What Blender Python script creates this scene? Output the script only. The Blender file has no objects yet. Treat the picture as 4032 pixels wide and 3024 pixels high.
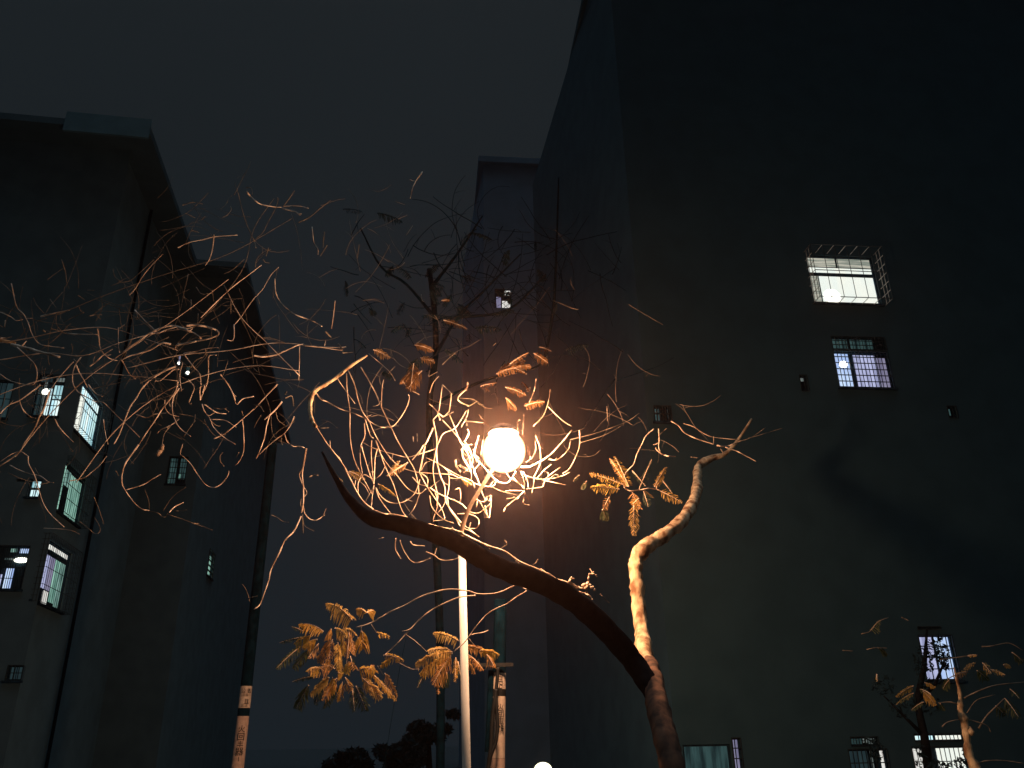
import bpy, bmesh, math, random
import numpy as np
from mathutils import Vector, Matrix

sc = bpy.context.scene
COL = sc.collection
random.seed(7)

# ------------------------------------------------------------------ camera
FPX = 3250.0                       # focal length in photograph pixels (4032 wide)
PITCH = math.radians(23.4)
ROLL = -0.0169
EYE = Vector((0, 0, 1.6))
_F = Vector((0, math.cos(PITCH), math.sin(PITCH)))
_R0 = Vector((1, 0, 0)); _U0 = Vector((0, -math.sin(PITCH), math.cos(PITCH)))
_R = math.cos(ROLL) * _R0 + math.sin(ROLL) * _U0
_U = -math.sin(ROLL) * _R0 + math.cos(ROLL) * _U0
cam_data = bpy.data.cameras.new('camera')
cam = bpy.data.objects.new('camera', cam_data); COL.objects.link(cam)
cam.matrix_world = Matrix(((_R.x, _U.x, -_F.x, 0), (_R.y, _U.y, -_F.y, 0), (_R.z, _U.z, -_F.z, EYE.z), (0, 0, 0, 1)))
cam_data.sensor_width = 36.0
cam_data.lens = 36.0 * FPX / 4032
cam_data.clip_start = 0.1; cam_data.clip_end = 2000
sc.camera = cam

# ------------------------------------------------------------------ night sky, with added fill at the zenith
w = bpy.data.worlds.new("World"); sc.world = w; w.use_nodes = True
nt = w.node_tree; nt.nodes.clear()
wo = nt.nodes.new('ShaderNodeOutputWorld'); bg = nt.nodes.new('ShaderNodeBackground')
tc = nt.nodes.new('ShaderNodeTexCoord'); sx = nt.nodes.new('ShaderNodeSeparateXYZ')
rp = nt.nodes.new('ShaderNodeValToRGB')
nt.links.new(tc.outputs['Generated'], sx.inputs[0]); nt.links.new(sx.outputs['Z'], rp.inputs[0])
nz = nt.nodes.new('ShaderNodeTexNoise'); nz.inputs['Scale'].default_value = 2.2; nz.inputs['Detail'].default_value = 5
mr = nt.nodes.new('ShaderNodeMapRange'); mr.inputs[3].default_value = .86; mr.inputs[4].default_value = 1.14
mm = nt.nodes.new('ShaderNodeVectorMath'); mm.operation = 'SCALE'
nt.links.new(tc.outputs['Generated'], nz.inputs['Vector']); nt.links.new(nz.outputs['Fac'], mr.inputs[0])
nt.links.new(rp.outputs[0], mm.inputs[0]); nt.links.new(mr.outputs[0], mm.inputs['Scale']); nt.links.new(mm.outputs[0], bg.inputs[0]); nt.links.new(bg.outputs[0], wo.inputs[0])
cr = rp.color_ramp
cr.elements[0].position = 0.0; cr.elements[0].color = (0.0100, 0.0152, 0.0200, 1)
cr.elements[1].position = 1.0; cr.elements[1].color = (0.74, 0.92, 1.02, 1)  # zenith above the view, brightened as added fill for the walls
e = cr.elements.new(0.45); e.color = (0.0098, 0.0140, 0.0172, 1)
e = cr.elements.new(0.78); e.color = (0.0104, 0.0148, 0.0178, 1)
bg.inputs[1].default_value = 1.0

sc.view_settings.view_transform = 'Standard'
sc.view_settings.look = 'None'
sc.view_settings.exposure = 0.0
sc.view_settings.gamma = 1.0
sc.cycles.use_denoising = True
sc.cycles.max_bounces = 6
sc.cycles.volume_bounces = 0
sc.cycles.sample_clamp_indirect = 4.0

LAMP_WATTS = 2300.0
LAMP_RGB = (1.0, 0.55, 0.30)
HAZE = 0.0009

# ------------------------------------------------------------------ pixel helpers (a ray of the photograph at a chosen distance)
def ray(x, y):
    return _F * FPX + _R * (x - 2016) + _U * (1512 - y)
def P(x, y, Y):
    d = ray(x, y); return EYE + d * (Y / d.y)
def pxm(x, y, Y):
    return Y / ray(x, y).y
ZONES = {'Z1': (0, 1000, 2.212), 'Z2': (0, 1750, 2.212), 'Z3': (700, 600, 2.212), 'Z4': (1000, 1350, 2.212),
         'Z5': (1600, 1450, 2.4578), 'Z6': (1600, 1000, 2.4578), 'W1': (1000, 2100, 1.8433), 'W2': (2200, 1600, 2.212),
         'W3': (2200, 2274, 2.212), 'W6': (3232, 2424, 2.765), 'W8': (1700, 2424, 2.765), 'C9': (1060, 2340, 3.606),
         'G': (1400, 850, 2.011), 'C4': (2150, 2050, 5.53), 'F': (0, 0, 1.0)}
def zp(z, x, y):
    ox, oy, s = ZONES[z]; return ox + x / s, oy + y / s

# ------------------------------------------------------------------ object helpers
def link(o, parent=None):
    COL.objects.link(o)
    if parent is not None: o.parent = parent
    return o
def tag(o, label=None, cat=None, group=None, kind=None):
    if label: o['label'] = label
    if cat: o['category'] = cat
    if group: o['group'] = group
    if kind: o['kind'] = kind
    return o
def thing(name, label, cat, loc=(0, 0, 0), group=None):
    o = bpy.data.objects.new(name, None); o.location = loc; o.empty_display_size = 0.2
    link(o); return tag(o, label, cat, group)

class MB:
    """collects geometry in world coordinates; build() links ONE mesh, its origin kept relative to the parent's base"""
    def __init__(s): s.v = []; s.f = []; s.mi = []
    def add(s, vs, fs, m=0):
        b = len(s.v); s.v += [tuple(v) for v in vs]
        for f in fs: s.f.append([b + i for i in f]); s.mi.append(m)
    def box(s, c, ax, ay, az, m=0):
        c = Vector(c); vs = []
        for k in (-1, 1):
            for j in (-1, 1):
                for i in (-1, 1): vs.append(c + ax * i + ay * j + az * k)
        s.add(vs, [(0, 2, 3, 1), (4, 5, 7, 6), (0, 1, 5, 4), (2, 6, 7, 3), (0, 4, 6, 2), (1, 3, 7, 5)], m)
    def tube(s, pts, rad, n=6, m=0, cap=True, bump=0.0):
        pts = [Vector(p) for p in pts]
        if len(pts) < 2: return
        b = len(s.v); T = None
        for i, p in enumerate(pts):
            d = (pts[min(i + 1, len(pts) - 1)] - pts[max(i - 1, 0)])
            if d.length < 1e-9: d = Vector((0, 0, 1))
            d.normalize()
            if T is None:
                a = Vector((0, 0, 1)) if abs(d.z) < .9 else Vector((1, 0, 0)); T = d.cross(a).normalized()
            else:
                T = (T - d * T.dot(d))
                T = T.normalized() if T.length > 1e-6 else d.orthogonal().normalized()
            B = d.cross(T); r = rad[i] if isinstance(rad, (list, tuple)) else rad
            for k in range(n):
                a = 2 * math.pi * k / n
                rr = r * (1 + (random.uniform(-bump, bump) if bump else 0))
                s.v.append(tuple(p + (T * math.cos(a) + B * math.sin(a)) * rr))
            if i:
                for k in range(n):
                    s.f.append([b + (i - 1) * n + k, b + (i - 1) * n + (k + 1) % n, b + i * n + (k + 1) % n, b + i * n + k]); s.mi.append(m)
        if cap:
            s.f.append([b + k for k in range(n)][::-1]); s.mi.append(m)
            s.f.append([b + (len(pts) - 1) * n + k for k in range(n)]); s.mi.append(m)
    def build(s, name, mats, parent=None, smooth=False):
        me = bpy.data.meshes.new(name)
        off = Vector(parent_origin(parent))
        me.from_pydata([tuple(Vector(v) - off) for v in s.v], [], s.f)
        if not isinstance(mats, (list, tuple)): mats = [mats]
        for m in mats: me.materials.append(m)
        if len(mats) > 1: me.polygons.foreach_set('material_index', s.mi)
        if smooth: me.polygons.foreach_set('use_smooth', [True] * len(s.f))
        me.update()
        o = bpy.data.objects.new(name, me)
        return link(o, parent)
def parent_origin(p):
    v = Vector((0, 0, 0))
    while p is not None:
        v += p.location; p = p.parent
    return v

def crom(pts, per=5):
    """Catmull-Rom through points given as tuples of any length"""
    pts = [np.array(p, float) for p in pts]
    if len(pts) < 3:
        return [pts[0] + (pts[-1] - pts[0]) * i / per for i in range(per + 1)]
    out = []; q = [2 * pts[0] - pts[1]] + pts + [2 * pts[-1] - pts[-2]]
    for i in range(1, len(q) - 2):
        for k in range(per):
            t = k / per
            out.append(.5 * ((2 * q[i]) + (-q[i - 1] + q[i + 1]) * t + (2 * q[i - 1] - 5 * q[i] + 4 * q[i + 1] - q[i + 2]) * t * t
                             + (-q[i - 1] + 3 * q[i] - 3 * q[i + 1] + q[i + 2]) * t ** 3))
    out.append(pts[-1]); return out

# ------------------------------------------------------------------ materials
def mat(name, col, rough=.8, noise=None, bump=None, stretch=(1, 1, 1), col2=None, transl=None, metal=0.0, spec=.25):
    m = bpy.data.materials.new(name); m.use_nodes = True; n = m.node_tree; bs = n.nodes['Principled BSDF']
    bs.inputs['Base Color'].default_value = (*col, 1); bs.inputs['Roughness'].default_value = rough
    bs.inputs['Metallic'].default_value = metal
    bs.inputs['Specular IOR Level'].default_value = spec
    if noise:
        t = n.nodes.new('ShaderNodeTexCoord'); mp = n.nodes.new('ShaderNodeMapping'); mp.inputs['Scale'].default_value = stretch
        nz = n.nodes.new('ShaderNodeTexNoise'); nz.inputs['Scale'].default_value = noise; nz.inputs['Detail'].default_value = 6
        r = n.nodes.new('ShaderNodeValToRGB'); c2 = col2 or tuple(c * .45 for c in col)
        r.color_ramp.elements[0].position = .36; r.color_ramp.elements[0].color = (*c2, 1)
        r.color_ramp.elements[1].position = .62; r.color_ramp.elements[1].color = (*col, 1)
        n.links.new(t.outputs['Object'], mp.inputs[0]); n.links.new(mp.outputs[0], nz.inputs['Vector'])
        n.links.new(nz.outputs['Fac'], r.inputs[0]); n.links.new(r.outputs[0], bs.inputs['Base Color'])
        if bump:
            b = n.nodes.new('ShaderNodeBump'); b.inputs['Strength'].default_value = bump; b.inputs['Distance'].default_value = .02
            n.links.new(nz.outputs['Fac'], b.inputs['Height']); n.links.new(b.outputs[0], bs.inputs['Normal'])
    if transl:
        tr = n.nodes.new('ShaderNodeBsdfTranslucent'); tr.inputs[0].default_value = (*transl, 1)
        mx = n.nodes.new('ShaderNodeMixShader'); mx.inputs[0].default_value = .5
        n.links.new(bs.outputs[0], mx.inputs[1]); n.links.new(tr.outputs[0], mx.inputs[2])
        n.links.new(mx.outputs[0], n.nodes['Material Output'].inputs[0])
    return m
def glow(name, col, k=1.0, col2=None, scale=6.0, stretch=(1, 1, .12), lo=.38, hi=.62):
    """lit glass: light coming through curtains or frosting, uneven from place to place"""
    m = bpy.data.materials.new(name); m.use_nodes = True; n = m.node_tree; n.nodes.clear()
    o = n.nodes.new('ShaderNodeOutputMaterial'); em = n.nodes.new('ShaderNodeEmission'); em.inputs[1].default_value = k
    em.inputs[0].default_value = (*col, 1)
    if col2:
        t = n.nodes.new('ShaderNodeTexCoord'); mp = n.nodes.new('ShaderNodeMapping'); mp.inputs['Scale'].default_value = stretch
        nz = n.nodes.new('ShaderNodeTexNoise'); nz.inputs['Scale'].default_value = scale; nz.inputs['Detail'].default_value = 3
        r = n.nodes.new('ShaderNodeValToRGB')
        r.color_ramp.elements[0].position = lo; r.color_ramp.elements[0].color = (*col2, 1)
        r.color_ramp.elements[1].position = hi; r.color_ramp.elements[1].color = (*col, 1)
        n.links.new(t.outputs['Object'], mp.inputs[0]); n.links.new(mp.outputs[0], nz.inputs['Vector'])
        n.links.new(nz.outputs['Fac'], r.inputs[0]); n.links.new(r.outputs[0], em.inputs[0])
    n.links.new(em.outputs[0], o.inputs[0]); return m

BARK = mat('pale_bark', (.74, .55, .34), .85, noise=7, bump=.6, stretch=(1, 1, .6), col2=(.20, .10, .05))
TWIG = mat('twig_bark', (.66, .50, .38), .7, noise=5, col2=(.30, .20, .14))
PALETWIG = mat('pale_twig_bark', (.95, .76, .62), .7, noise=4, col2=(.34, .22, .15))
THIN = mat('grey_twig', (.26, .20, .15), .8, noise=6)
BLACKBARK = mat('silhouette_bark', (.003, .014, .025), .95, noise=8, spec=0)  # back tree's unlit silhouette put into the bark colour
DARKBARK = mat('unlit_bark', (.016, .017, .020), .95, noise=8, bump=.5, spec=0)  # the limb's side away from the lamp, shade put into the colour
LEAF = mat('golden_frond', (.54, .32, .075), .6, noise=14, col2=(.28, .18, .05), transl=(.85, .55, .13))
LEAF2 = mat('tan_frond', (.55, .30, .12), .6, noise=14, col2=(.28, .16, .06), transl=(.75, .42, .14))
LEAF3 = mat('pale_frond', (.66, .46, .19), .6, noise=14, col2=(.40, .27, .09), transl=(.9, .62, .22))
DIMLEAF = mat('green_frond', (.10, .12, .06), .6, noise=14, transl=(.06, .07, .025))
DARKLEAF = mat('dark_leaf', (.02, .04, .05), .8, noise=9, spec=0)
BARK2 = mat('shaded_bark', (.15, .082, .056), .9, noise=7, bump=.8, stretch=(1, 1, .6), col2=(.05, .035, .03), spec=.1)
SHADELEAF = mat('shaded_frond', (.24, .11, .035), .7, noise=12, col2=(.10, .05, .02), transl=(.16, .07, .02))  # fronds above the lamp, the cap's shade put into their colour
ARM = mat('dull_tan_arm', (.20, .14, .10), .7, noise=8)  # even tan, darker than the white pole
POLE = mat('white_painted_steel', (.88, .88, .84), .45, noise=5, col2=(.74, .70, .62), stretch=(1, 1, .35))
CONC = mat('shade_dark_concrete', (.0035, .015, .026), .9, noise=7, bump=.3, spec=0)  # near-black tone puts shade into the upper poles' colour
LITRED = mat('lamplit_red_tone', (.46, .33, .27), .8, noise=11, bump=.3, col2=(.34, .24, .20))  # lamplight on the lower pole shafts, put into a paler colour
LITPALE = mat('lit_pole_paper', (.52, .42, .34), .8, noise=9, col2=(.38, .29, .24))  # notice paper, and lamplit pole shaft drawn as a pale tone
BLACK = mat('black_plastic', (.012, .013, .015), .6, noise=5)
INK = mat('black_ink', (.015, .014, .016), .8, noise=8)
STEEL = mat('dark_steel', (.022, .034, .042), .6, noise=8)
PALESTEEL = mat('pale_steel', (.55, .55, .52), .5, noise=8)
FRAME = mat('window_frame', (.022, .052, .080), .8, noise=8, spec=0)
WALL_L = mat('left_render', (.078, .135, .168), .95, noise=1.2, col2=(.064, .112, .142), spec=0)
WALL_LS = mat('left_side_lifted', (.135, .225, .265), .95, noise=1.2, col2=(.115, .19, .225), spec=0)  # same walls, missing fill light put into a paler side colour
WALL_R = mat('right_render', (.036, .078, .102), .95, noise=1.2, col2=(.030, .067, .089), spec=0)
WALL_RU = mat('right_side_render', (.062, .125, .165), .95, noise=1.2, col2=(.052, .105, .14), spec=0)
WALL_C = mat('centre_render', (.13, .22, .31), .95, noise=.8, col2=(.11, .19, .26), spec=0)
FASCIA = mat('fascia_paint', (.11, .22, .28), .9, noise=1.5, col2=(.09, .18, .23), spec=0)
GROUND = mat('ground_earth', (.065, .085, .10), .95, noise=2, bump=.4, spec=0)
ASPHALT = mat('asphalt', (.05, .05, .052), .9, noise=30, bump=.3)

G_CREAM = glow('lit_cream', (.96, .98, .87), 1.0, (.88, .95, .88), 3)
G_OFF = mat('unlit_glass', (.026, .060, .090), .5, noise=3, spec=.05)
G_BULB = glow('lit_bulb', (1.0, 1.0, .92), 14.0)
G_BULB2 = glow('lit_tube', (1.0, 1.0, .85), 4.0)
G_CYAN = glow('lit_cyan', (.62, .92, .92), 1.0, (.26, .52, .60), 7)
G_CYANW = glow('lit_cyan_white', (.84, 1.0, .96), 1.15, (.48, .80, .90), 4)
G_VIO = glow('lit_violet', (.50, .53, .80), 1.0, (.30, .32, .52), 9)
G_BLUE = glow('lit_blue', (.60, .76, 1.0), 1.05, (.36, .50, .85), 5)
G_MAUVE = glow('lit_mauve', (.36, .34, .50), .8, (.20, .19, .31), 5)
G_GREEN = glow('lit_green', (.26, .46, .40), .9, (.04, .09, .08), 10)
G_GRN2 = glow('lit_mint', (.36, .66, .54), .9, (.12, .27, .22), 8)
G_TEAL = glow('lit_teal', (.040, .085, .085), .8, (.012, .025, .027), 9)
G_DIM = glow('lit_dim_glass', (.020, .040, .045), .9, (.012, .022, .026), 6)
G_GREY = glow('lit_grey_glass', (.17, .20, .19), .9, (.03, .05, .05), 8)
G_SLAT = glow('lit_slats', (.62, .60, .50), .85, (.22, .26, .22), 5, stretch=(.2, .2, 3))
G_PURP = glow('lit_purple_curtain', (.26, .24, .50), .9, (.08, .08, .16), 14)
G_WARM = glow('lit_warm_globe', (1.0, .97, .66), 2.5)
G_WHITEC = glow('lit_white_curtain', (.85, .86, .80), 1.1, (.45, .42, .40), 8)

# ================================================================== SETTING
g = MB(); g.box((0, 120, -.05), Vector((260, 0, 0)), Vector((0, 240, 0)), Vector((0, 0, .05)))
tag(g.build('ground', GROUND), 'bare dark earth ground between the buildings', kind='structure')
g = MB(); g.box((0, 6.2, .012), Vector((60, 0, 0)), Vector((0, 3.4, 0)), Vector((0, 0, .008)))
tag(g.build('road', ASPHALT), 'asphalt lane under the street lamp', kind='structure')
g = MB(); g.box((0, 10.3, .065), Vector((60, 0, 0)), Vector((0, .12, 0)), Vector((0, 0, .065)))
tag(g.build('kerb', CONC), 'concrete kerb along the lane', kind='structure')

# ================================================================== BUILDINGS
class Plane:
    def __init__(s, O, u, n):
        s.O = Vector((O[0], O[1], 0)); s.u = Vector((u[0], u[1], 0)).normalized(); s.n = Vector((n[0], n[1], 0)).normalized(); s.holes = []
    def hit(s, x, y):
        d = ray(x, y); t = (s.O - EYE).dot(s.n) / d.dot(s.n); q = EYE + d * t
        return (q - s.O).dot(s.u), q.z
    def at(s, a, z, d=0.0): return s.O + s.u * a + s.n * d + Vector((0, 0, z))
def facade(mb, pl, s0, s1, z0, z1, depth=.16):
    """outer wall face with real openings and reveals"""
    ss = sorted(set([s0, s1] + [h[0] for h in pl.holes] + [h[1] for h in pl.holes]))
    zz = sorted(set([z0, z1] + [h[2] for h in pl.holes] + [h[3] for h in pl.holes]))
    for i in range(len(ss) - 1):
        for j in range(len(zz) - 1):
            cs, cz = (ss[i] + ss[i + 1]) / 2, (zz[j] + zz[j + 1]) / 2
            if any(h[0] < cs < h[1] and h[2] < cz < h[3] for h in pl.holes): continue
            mb.add([pl.at(ss[i], zz[j]), pl.at(ss[i + 1], zz[j]), pl.at(ss[i + 1], zz[j + 1]), pl.at(ss[i], zz[j + 1])], [(0, 1, 2, 3)])
    for a, b, c, d in pl.holes:
        q = [(a, c), (b, c), (b, d), (a, d)]
        for k in range(4):
            p1, p2 = q[k], q[(k + 1) % 4]
            mb.add([pl.at(*p1), pl.at(*p2), pl.at(p2[0], p2[1], -depth), pl.at(p1[0], p1[1], -depth)], [(0, 1, 2, 3)])
def bar(mb, pl, a0, a1, z0, z1, d0, d1, m=0):
    c = pl.at((a0 + a1) / 2, (z0 + z1) / 2, (d0 + d1) / 2)
    mb.box(c, pl.u * (abs(a1 - a0) / 2), pl.n * (abs(d1 - d0) / 2), Vector((0, 0, abs(z1 - z0) / 2)), m)
def window(bld, pl, BL, TR, panes, nv=0, nh=0, cage=0.0, label=None, thick=.018, rect=None, bulbs=(), slats=0, sill=True):
    if rect: s0, s1, z0, z1 = rect
    else:
        s0, z0 = pl.hit(*BL); s1, z1 = pl.hit(*TR)
    if s0 > s1: s0, s1 = s1, s0
    pl.holes.append((s0, s1, z0, z1))
    W, H = s1 - s0, z1 - z0; fw = .045
    m = MB()
    for a0, a1, b0, b1 in ((s0 + .001, s0 + fw, z0 + .001, z1 - .001), (s1 - fw, s1 - .001, z0 + .001, z1 - .001), (s0 + fw, s1 - fw, z0 + .001, z0 + fw), (s0 + fw, s1 - fw, z1 - fw, z1 - .001)):
        bar(m, pl, a0, a1, b0, b1, -.13, -.05)
    bar(m, pl, s0 + .001, s1 - .001, z0 + .001, z1 - .001, -.155, -.145)      # the dark room behind
    win = m.build('window', FRAME, bld)
    if label: win['label'] = label
    for fa, za, fb, zb, mt in panes:
        m = MB(); bar(m, pl, s0 + W * fa + .012, s0 + W * fb - .012, z0 + H * za + .012, z0 + H * zb - .012, -.135, -.125)
        m.build('pane', mt, win)
    if sill:
        m = MB(); bar(m, pl, s0 - .06, s1 + .06, z0 - .07, z0 - .002, .002, .10); m.build('sill', FRAME, win)
    if nv or nh:
        m = MB(); t = thick / 2; D = cage
        o = .06 if D else 0.0
        A0, A1, B0, B1 = s0 - o, s1 + o, z0 - o, z1 + o
        front = D if D else .02
        for i in range(nv + 1):
            a = A0 + (A1 - A0) * i / max(nv, 1); bar(m, pl, a - t, a + t, B0, B1, front - t, front + t)
        for j in range(nh + 1):
            z = B0 + (B1 - B0) * j / max(nh, 1); bar(m, pl, A0, A1, z - t * 1.3, z + t * 1.3, front - t * 1.6, front + t * 1.6 - .003)
        if D:
            nd = 3; front_mb = m; m = MB() if D > .5 else m
            for a in (A0, A1):                                             # side grids of the cage
                for j in range(max(nh * 3, 6) + 1):
                    z = B0 + (B1 - B0) * j / max(nh * 3, 6); bar(m, pl, a - t, a + t, z - t, z + t, .02, D - t)
                for k in range(1, nd):
                    bar(m, pl, a - t * 1.2, a + t * 1.2, B0, B1, D * k / nd - t, D * k / nd + t)
            for i in range(nv + 1):                                        # top and floor rods
                a = A0 + (A1 - A0) * i / max(nv, 1)
                bar(m, pl, a - t, a + t, B1 - t, B1 + t, .02, D - t); bar(m, pl, a - t, a + t, B0 - t, B0 + t, .02, D - t)
        if D > .5: m.build('cage_sides', PALESTEEL, win); m = front_mb  # side bars paler than the front, their lit look put into the steel
        m.build('grille', STEEL, win)
    for fx, fz, r, mt, el in bulbs:
        m = MB(); c = pl.at(s0 + W * fx, z0 + H * fz, -.10 if not el else -.08); N = 12
        for i in range(N // 2):
            for k in range(N):
                pass
        vs = []; fs = []
        for i in range(N // 2 + 1):
            th = math.pi * i / (N // 2)
            for k in range(N):
                ph = 2 * math.pi * k / N
                vs.append(c + pl.u * (r * (el or 1) * math.sin(th) * math.cos(ph)) + pl.n * (min(r, .05) * math.sin(th) * math.sin(ph)) + Vector((0, 0, r * math.cos(th))))
        for i in range(N // 2):
            for k in range(N): fs.append((i * N + k, i * N + (k + 1) % N, (i + 1) * N + (k + 1) % N, (i + 1) * N + k))
        m.add(vs, fs); m.build('lamp', mt, win, smooth=True)
    return win
def grid(x0, x1, y0, y1, nx, ny, ms):
    out = []; k = 0
    for j in range(ny):
        for i in range(nx):
            out.append((x0 + (x1 - x0) * i / nx, y0 + (y1 - y0) * j / ny, x0 + (x1 - x0) * (i + 1) / nx, y0 + (y1 - y0) * (j + 1) / ny, ms[k % len(ms)])); k += 1
    return out

# ---- left apartment block: front A, long side B1, stepped wing A2 and B2
LX = 27.0
c0 = P(275, 1600, LX)
uA = Vector((1, .17, 0)).normalized(); uB = Vector((-.17, 1, 0)).normalized()
left = thing('apartment_block', 'dark apartment block at the left edge with caged bay windows lit cyan and violet', 'building', (c0.x, c0.y, 0))
pA = Plane(c0, uA, (uA.y, -uA.x)); pB = Plane(c0, uB, (uB.y, -uB.x))
s_step = pB.hit(560, 1850)[0]
cs = pB.at(s_step, 0)
pA2 = Plane(cs, uA, (uA.y, -uA.x)); wstep = pA2.hit(772, 1900)[0]
cw = pA2.at(wstep, 0); pB2 = Plane(cw, uB, (uB.y, -uB.x))
HT = pA.hit(489, 590)[1]
window(left, pA, (118, 1636), (262, 1478), [(.02, .02, .20, .72, G_DIM), (.22, .02, .33, .85, G_GREY), (.40, .0, .56, .70, G_CYANW), (.60, 0, .98, .42, G_CYANW), (.60, .44, .98, .78, G_CYAN), (.06, .84, .5, .97, G_DIM), (.58, .86, .97, .97, G_GREY)],
       nv=9, nh=4, label='front window with a bare bulb and pale cyan panes', bulbs=[(.33, .60, .13, G_BULB2, 0)], thick=.016)
window(left, pA, (105, 1957), (168, 1888), [(.02, .02, .49, .47, G_CYANW), (.53, .02, .98, .47, G_CYANW), (.02, .53, .49, .97, G_CYAN), (.53, .53, .98, .97, G_CYANW)], nv=2, nh=2, label='small pale cyan four pane window')
window(left, pA, (62, 1896), (100, 1886), [(.05, .1, .95, .9, G_GREY)], sill=False, label='narrow lit slit')
window(left, pA, (-60, 2320), (120, 2150), [(.40, .02, .66, .50, G_BLUE), (.20, .02, .37, .36, G_VIO), (.40, .86, .62, .96, G_GREEN), (.68, .84, .98, .96, G_BLUE), (.30, .68, .56, .74, G_GREY)] ,
       nv=17, nh=4, label='wide barred balcony window with an oval ceiling lamp', bulbs=[(.80, .68, .09, G_BULB2, 2.6)], thick=.016)
window(left, pA, (20, 2680), (95, 2620), grid(.02, .98, .03, .97, 2, 1, [G_DIM]), nv=4, nh=2)
window(left, pA, (-140, 1640), (60, 1500), grid(.02, .98, .03, .97, 3, 1, [G_DIM]), nv=6, nh=2)
R = lambda a, b, c, d: (a * LX / 24, b * LX / 24, 1.6 + (c - 1.6) * LX / 24, 1.6 + (d - 1.6) * LX / 24)
window(left, pB, 0, 0, [(.02, .05, .24, .74, G_GRN2), (.27, .06, .46, .78, G_CREAM), (.48, .06, .82, .76, G_CYANW), (.84, .04, .98, .76, G_CYAN), (.06, .80, .97, .97, G_CYANW), (.02, .0, .97, .045, G_GREY)],
       nv=16, nh=3, cage=.38, rect=R(.12, 2.95, 10.95, 12.65), label='caged side window with a white bulb and cyan light', bulbs=[(.03, .80, .15, G_BULB2, 0)], thick=.012)
window(left, pB, 0, 0, [(.03, .02, .30, .97, G_GRN2), (.53, .02, .97, .90, G_GRN2), (.32, .60, .52, .92, G_GREEN)],
       nv=15, nh=4, cage=.30, rect=R(.35, 2.75, 8.3, 9.9), label='dim green caged side window', thick=.012)
window(left, pB, 0, 0, [(.02, .34, .13, .74, G_CYAN), (.03, .02, .12, .10, G_CREAM), (.20, .02, .25, .80, G_WHITEC), (.26, .26, .46, .80, G_VIO), (.47, .26, .62, .80, G_MAUVE), (.44, .02, .60, .25, G_WHITEC), (.63, .10, .80, .80, G_GRN2), (.82, .05, .97, .80, G_GREEN), (.18, .88, .98, .97, G_WHITEC)],
       nv=18, nh=4, cage=.32, rect=R(.05, 2.75, 5.55, 7.4), label='tall caged side window with violet curtains', thick=.012)
window(left, pA2, (652, 1905), (742, 1800), [(.02, .02, .44, .97, G_TEAL), (.04, .02, .16, .28, G_GRN2), (.56, .20, .98, .97, G_TEAL), (.58, .22, .74, .40, G_GRN2)], nv=8, nh=5, label='two leaf window glowing faint teal', thick=.022)
window(left, pA2, (692, 1440), (716, 1395), [(.1, .05, .9, .95, G_MAUVE)], nv=2, nh=2, bulbs=[(.5, .3, .07, G_BULB2, 0)], label='small stair window with a white bulb')
window(left, pA2, (724, 1482), (752, 1438), [(.1, .05, .9, .95, G_TEAL)], nv=2, nh=2, bulbs=[(.5, .4, .09, G_BULB2, 0)], label='small stair window with a larger white bulb')
window(left, pA2, (792, 1770), (828, 1660), [(.05, .05, .95, .97, G_TEAL), (.3, .3, .55, .55, G_GREY)], nv=4, nh=4) if wstep > pA2.hit(830, 1700)[0] else None
a0 = pB2.hit(813, 2262); a1 = pB2.hit(845, 2190)
zt = pB2.hit(829, 2165)[1]
window(left, pB2, 0, 0, [(.02, .0, .48, .80, G_GRN2), (.52, .0, .98, .80, G_GRN2), (.02, .82, .98, .97, G_GREEN)], nv=2, nh=5, rect=(a0[0], a1[0], a0[1], zt), label='oblique mint green window', thick=.04)
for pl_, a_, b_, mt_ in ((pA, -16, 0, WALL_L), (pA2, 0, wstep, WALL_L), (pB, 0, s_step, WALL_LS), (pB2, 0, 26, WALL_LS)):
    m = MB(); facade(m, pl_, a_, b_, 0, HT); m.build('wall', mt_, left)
m = MB()                                                                    # the roof slab overhangs, with a pale fascia
def slab(mb, pts, z0, z1):
    n = len(pts); vs = [Vector((p.x, p.y, z0)) for p in pts] + [Vector((p.x, p.y, z1)) for p in pts]
    mb.add(vs, [tuple(range(n))[::-1], tuple(range(n, 2 * n))] + [(i, (i + 1) % n, n + (i + 1) % n, n + i) for i in range(n)])
ov = 1.25
far = 26
slab(m, [pA.at(-16, 0, ov), pA.at(ov, 0, ov), pB.at(s_step - ov, 0, ov), pA2.at(wstep + ov, 0, ov), pB2.at(far, 0, ov), pB2.at(far, 0, -20), pA.at(-16, 0, -30)], HT + .002, HT + .30)
m.build('roof', WALL_L, left)
m = MB(); bar(m, pA, pA.hit(300, 560)[0], ov + .02, HT - .35, HT + .55, ov + .003, ov + .12)
m.build('fascia', FASCIA, left)
m = MB()                                                                    # drain pipe on the corner
m.tube([pB.at(4.2, 0, .12), pB.at(4.2, HT, .12)], .06, 8); m.build('drain_pipe', CONC, left)

# ---- right apartment block
RX = 24.0
r0 = P(3400, 1450, RX); uR = Vector((1, .10, 0)).normalized()
pR = Plane(r0, uR, (uR.y, -uR.x))
sL = pR.hit(2545, 1600)[0]
right = thing('apartment_block', 'dark apartment block on the right with two bright caged windows one above the other', 'building', (r0.x, r0.y, 0))
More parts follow.
